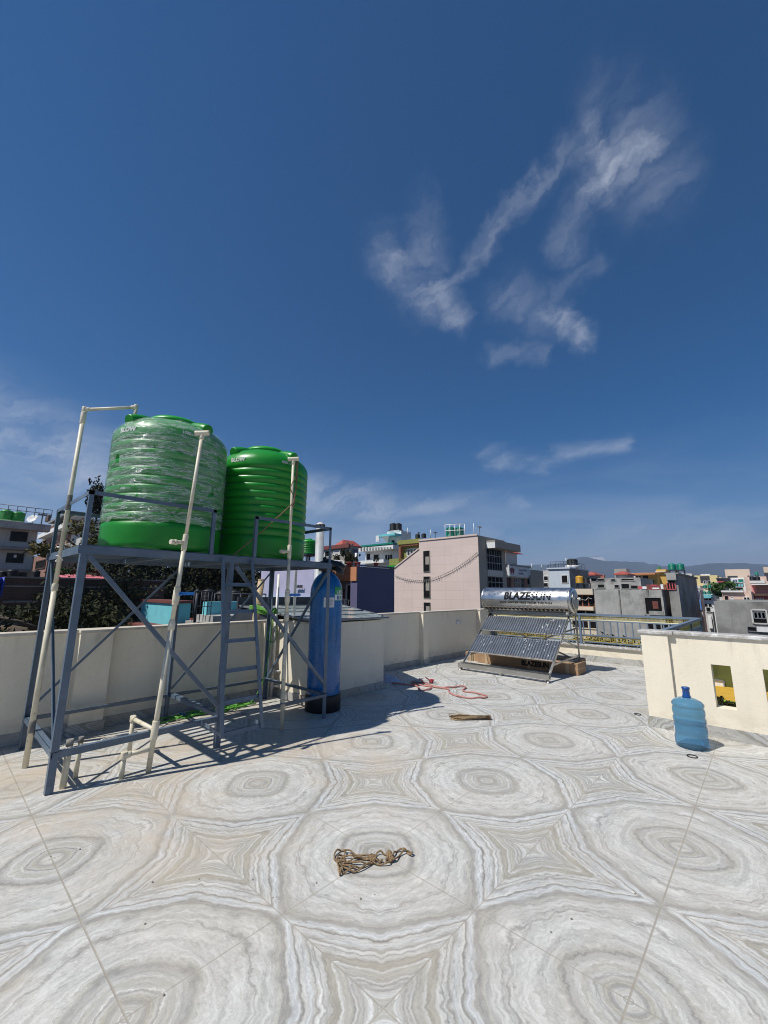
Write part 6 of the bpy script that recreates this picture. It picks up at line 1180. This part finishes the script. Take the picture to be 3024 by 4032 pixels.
# low greenery seen through the gold railing
tree('bushes low behind the gold railing below the concrete building', 2330, 2575, 17, 2.4, .5, 'leaf_dark', 3500, 15, .08, trunk=False, name='bush', cat='bush', clump=14)
tree('bushes low behind the right half of the gold railing', 2425, 2590, 16, 1.3, .45, 'leaf_dark', 2200, 16, .08, trunk=False, name='bush', cat='bush', clump=14)
# scrubby bank behind the left wall
m_ = MB(); N_ = 50; vs = []
for j in range(N_ + 1):
    for i in range(N_ + 1):
        x_ = -16 + 30 * i / N_; y_ = 7.2 + 22 * j / N_; z_ = -1.5 + .12 * (y_ - 7) + .6 * mn.noise(Vector((x_ * .3, y_ * .3, 0))) + .25 * mn.noise(Vector((x_ * 1.3, y_ * 1.3, 4))) - max(0, x_ - 5) * .9
        vs.append((x_, y_, z_))
m_.add(vs, [(j * (N_ + 1) + i, j * (N_ + 1) + i + 1, (j + 1) * (N_ + 1) + i + 1, (j + 1) * (N_ + 1) + i) for j in range(N_) for i in range(N_)], True); tag(m_.build('terrain', 'scrub_soil'), kind='structure')
rr = random.Random(21); m_ = MB()
for k in range(60):
    x_ = rr.uniform(-9, 6); y_ = rr.uniform(8, 17); leaf_cloud(m_, (x_, y_, -1.5 + .12 * (y_ - 7) + .15), rr.uniform(.4, .9), rr.uniform(.4, .9), rr.uniform(.25, .55), 260, .06, rr, 5)
tag(m_.build('undergrowth', 'leaf_dark'), 'tangled dark undergrowth covering the bank behind the left parapet', 'undergrowth', kind='stuff')

# ================================================================ HAZY DISTANCE
m = bpy.data.materials.new('far_houses'); m.use_nodes = True; t_ = NT(m.node_tree); b_ = m.node_tree.nodes['Principled BSDF']
P = t_.n('ShaderNodeNewGeometry').outputs['Position']; att = t_.n('ShaderNodeAttribute', attribute_name='tone'); tone = t_.sep(att.outputs['Vector'])[0]
cc = t_.ramp(tone, [(0, (.55, .53, .50)), (.2, (.30, .29, .27)), (.35, (.60, .48, .38)), (.5, (.62, .61, .58)), (.6, (.34, .12, .08)), (.7, (.25, .24, .23)), (.8, (.55, .30, .22)), (.87, (.60, .50, .25)), (.93, (.2, .4, .35)), (1, (.5, .5, .52))], 'CONSTANT')
x, y, z = t_.sep(P); wx = t_.m('FRACT', t_.m('MULTIPLY', t_.m('ADD', x, y), .33)); wz = t_.m('FRACT', t_.m('MULTIPLY', z, .333)); nrm = t_.sep(t_.n('ShaderNodeNewGeometry').outputs['Normal'])[2]
wm = t_.m('MULTIPLY', t_.m('MULTIPLY', t_.m('LESS_THAN', t_.m('ABSOLUTE', t_.m('SUBTRACT', wx, .5)), .26), t_.m('LESS_THAN', t_.m('ABSOLUTE', t_.m('SUBTRACT', wz, .5)), .24)), t_.m('LESS_THAN', t_.m('ABSOLUTE', nrm), .5))
t_.put(b_.inputs['Base Color'], t_.mix(wm, cc, (.04, .04, .045))); b_.inputs['Roughness'].default_value = .9; MATS['far_houses'] = m
rr = random.Random(77); m_ = MB(); tones = []
for k in range(2600):
    D = 95 * (15 ** rr.random()); az_ = rr.uniform(R(38), R(98)) if rr.random() < .85 else rr.uniform(R(-10), R(38)); x_ = D * math.sin(az_); y_ = D * math.cos(az_)
    w1, w2 = rr.uniform(5, 13), rr.uniform(5, 12); zt = GZ + rr.choice((9, 11, 12, 13, 14, 15)) + rr.uniform(-1, 1) + (1.6 if D < 450 else .6); tn = rr.random(); n0 = len(m_.f)
    m_.box(x_, x_ + w1, y_, y_ + w2, GZ, zt)
    if rr.random() < .7: m_.box(x_ + w1 * .1, x_ + w1 * .45, y_ + w2 * .1, y_ + w2 * .5, zt, zt + 2.3)
    tones += [tn] * (len(m_.f) - n0)
    if rr.random() < .45:
        n0 = len(m_.f); m_.box(x_ + w1 * .6, x_ + w1 * .6 + 1.2, y_ + w2 * .2, y_ + w2 * .2 + 1.2, zt, zt + 1.9); tones += [.9 if rr.random() < .4 else .7] * (len(m_.f) - n0)
me = bpy.data.meshes.new('distant_houses'); me.from_pydata(m_.v, [], m_.f); me.materials.append(MATS['far_houses']); at_ = me.attributes.new('tone', 'FLOAT', 'FACE'); at_.data.foreach_set('value', tones)
o = bpy.data.objects.new('distant_houses', me); col.objects.link(o); tag(o, 'mass of small distant flat roofed houses fading into haze towards the hills', 'houses', kind='stuff')

sky_pts = [(-1500, 2290), (0, 2285), (1500, 2250), (2050, 2224), (2163, 2221), (2238, 2210), (2276, 2194), (2299, 2190), (2335, 2196), (2370, 2206), (2450, 2209), (2524, 2211), (2569, 2221), (2626, 2227), (2701, 2229), (2757, 2221), (2814, 2215), (2889, 2216), (3024, 2220), (3400, 2200), (4200, 2230), (6000, 2250)]
prof_h = []
for x, y in sky_pts:
    d = ray(x, y); prof_h.append((math.atan2(d.x, d.y), d.z / math.hypot(d.x, d.y)))
prof_h.sort()
def hz(a):
    for i in range(len(prof_h) - 1):
        if prof_h[i][0] <= a <= prof_h[i + 1][0]: u = (a - prof_h[i][0]) / (prof_h[i + 1][0] - prof_h[i][0]); u = u * u * (3 - 2 * u); return prof_h[i][1] * (1 - u) + prof_h[i + 1][1] * u
    return prof_h[0][1] if a < prof_h[0][0] else prof_h[-1][1]
def ridge(name, Dm, spread, kf, seed, mt, a0, a1, n=260, nr=14):
    m_ = MB(); vs = []
    for j in range(nr + 1):
        v = j / nr; D = Dm + spread * (v * 2 - 1); e = 1 - abs(v * 2 - 1) ** 1.3
        for i in range(n + 1):
            a = a0 + (a1 - a0) * i / n; h = (hz(a) * Dm * kf + CAM.z - GZ) * (e + .16 * e * (1 - e) * 4 * mn.noise(Vector((a * 60, v * 5, seed)))) + (mn.noise(Vector((a * 120, v * 8, seed))) * 4 * e)
            vs.append((D * math.sin(a), D * math.cos(a), GZ - 2 + h))
    m_.add(vs, [(j * (n + 1) + i, j * (n + 1) + i + 1, (j + 1) * (n + 1) + i + 1, (j + 1) * (n + 1) + i) for j in range(nr) for i in range(n)], True); return tag(m_.build(name, mt), kind='structure')
ridge('hills', 2350, 450, 1.0, 1, 'hill_forest', R(-30), R(125))
# far snow peak
d = ray(2350, 2188); a = math.atan2(d.x, d.y); Dp = 2950; e = d.z / math.hypot(d.x, d.y) * Dp
m_ = MB(); c = Vector((Dp * math.sin(a), Dp * math.cos(a), CAM.z)); tx = Vector((math.cos(a), -math.sin(a), 0)); ty = Vector((math.sin(a), math.cos(a), 0))
m_.add([c - tx * 110 - ty * 80, c + tx * 110 - ty * 80, c + tx * 110 + ty * 80, c - tx * 110 + ty * 80, c - tx * 34 + Vector((0, 0, e * .955)), c - tx * 6 + Vector((0, 0, e)), c + tx * 26 + Vector((0, 0, e * .965)), c + tx * 40 + Vector((0, 0, e * .93)), c - tx * 48 + Vector((0, 0, e * .92))], [(0, 1, 7, 6, 5, 4, 8), (2, 3, 8, 4, 5, 6, 7), (3, 0, 8), (1, 2, 7)]); tag(m_.build('mountain', 'snow'), kind='structure')

hm = bpy.data.materials.new('haze'); hm.use_nodes = True; hm.node_tree.nodes.clear(); t_ = NT(hm.node_tree); pv = t_.n('ShaderNodeVolumePrincipled'); pv.inputs['Color'].default_value = (.55, .72, .98, 1); pv.inputs['Density'].default_value = HAZE; pv.inputs['Anisotropy'].default_value = .2
hm.node_tree.links.new(pv.outputs[0], t_.n('ShaderNodeOutputMaterial').inputs['Volume']); MATS['haze'] = hm
m_ = MB(); m_.box(-3400, 3400, -3400, 3400, GZ - 1, 236); tag(m_.build('haze', 'haze'), 'thin blue haze filling the air over the town', 'haze', kind='stuff')
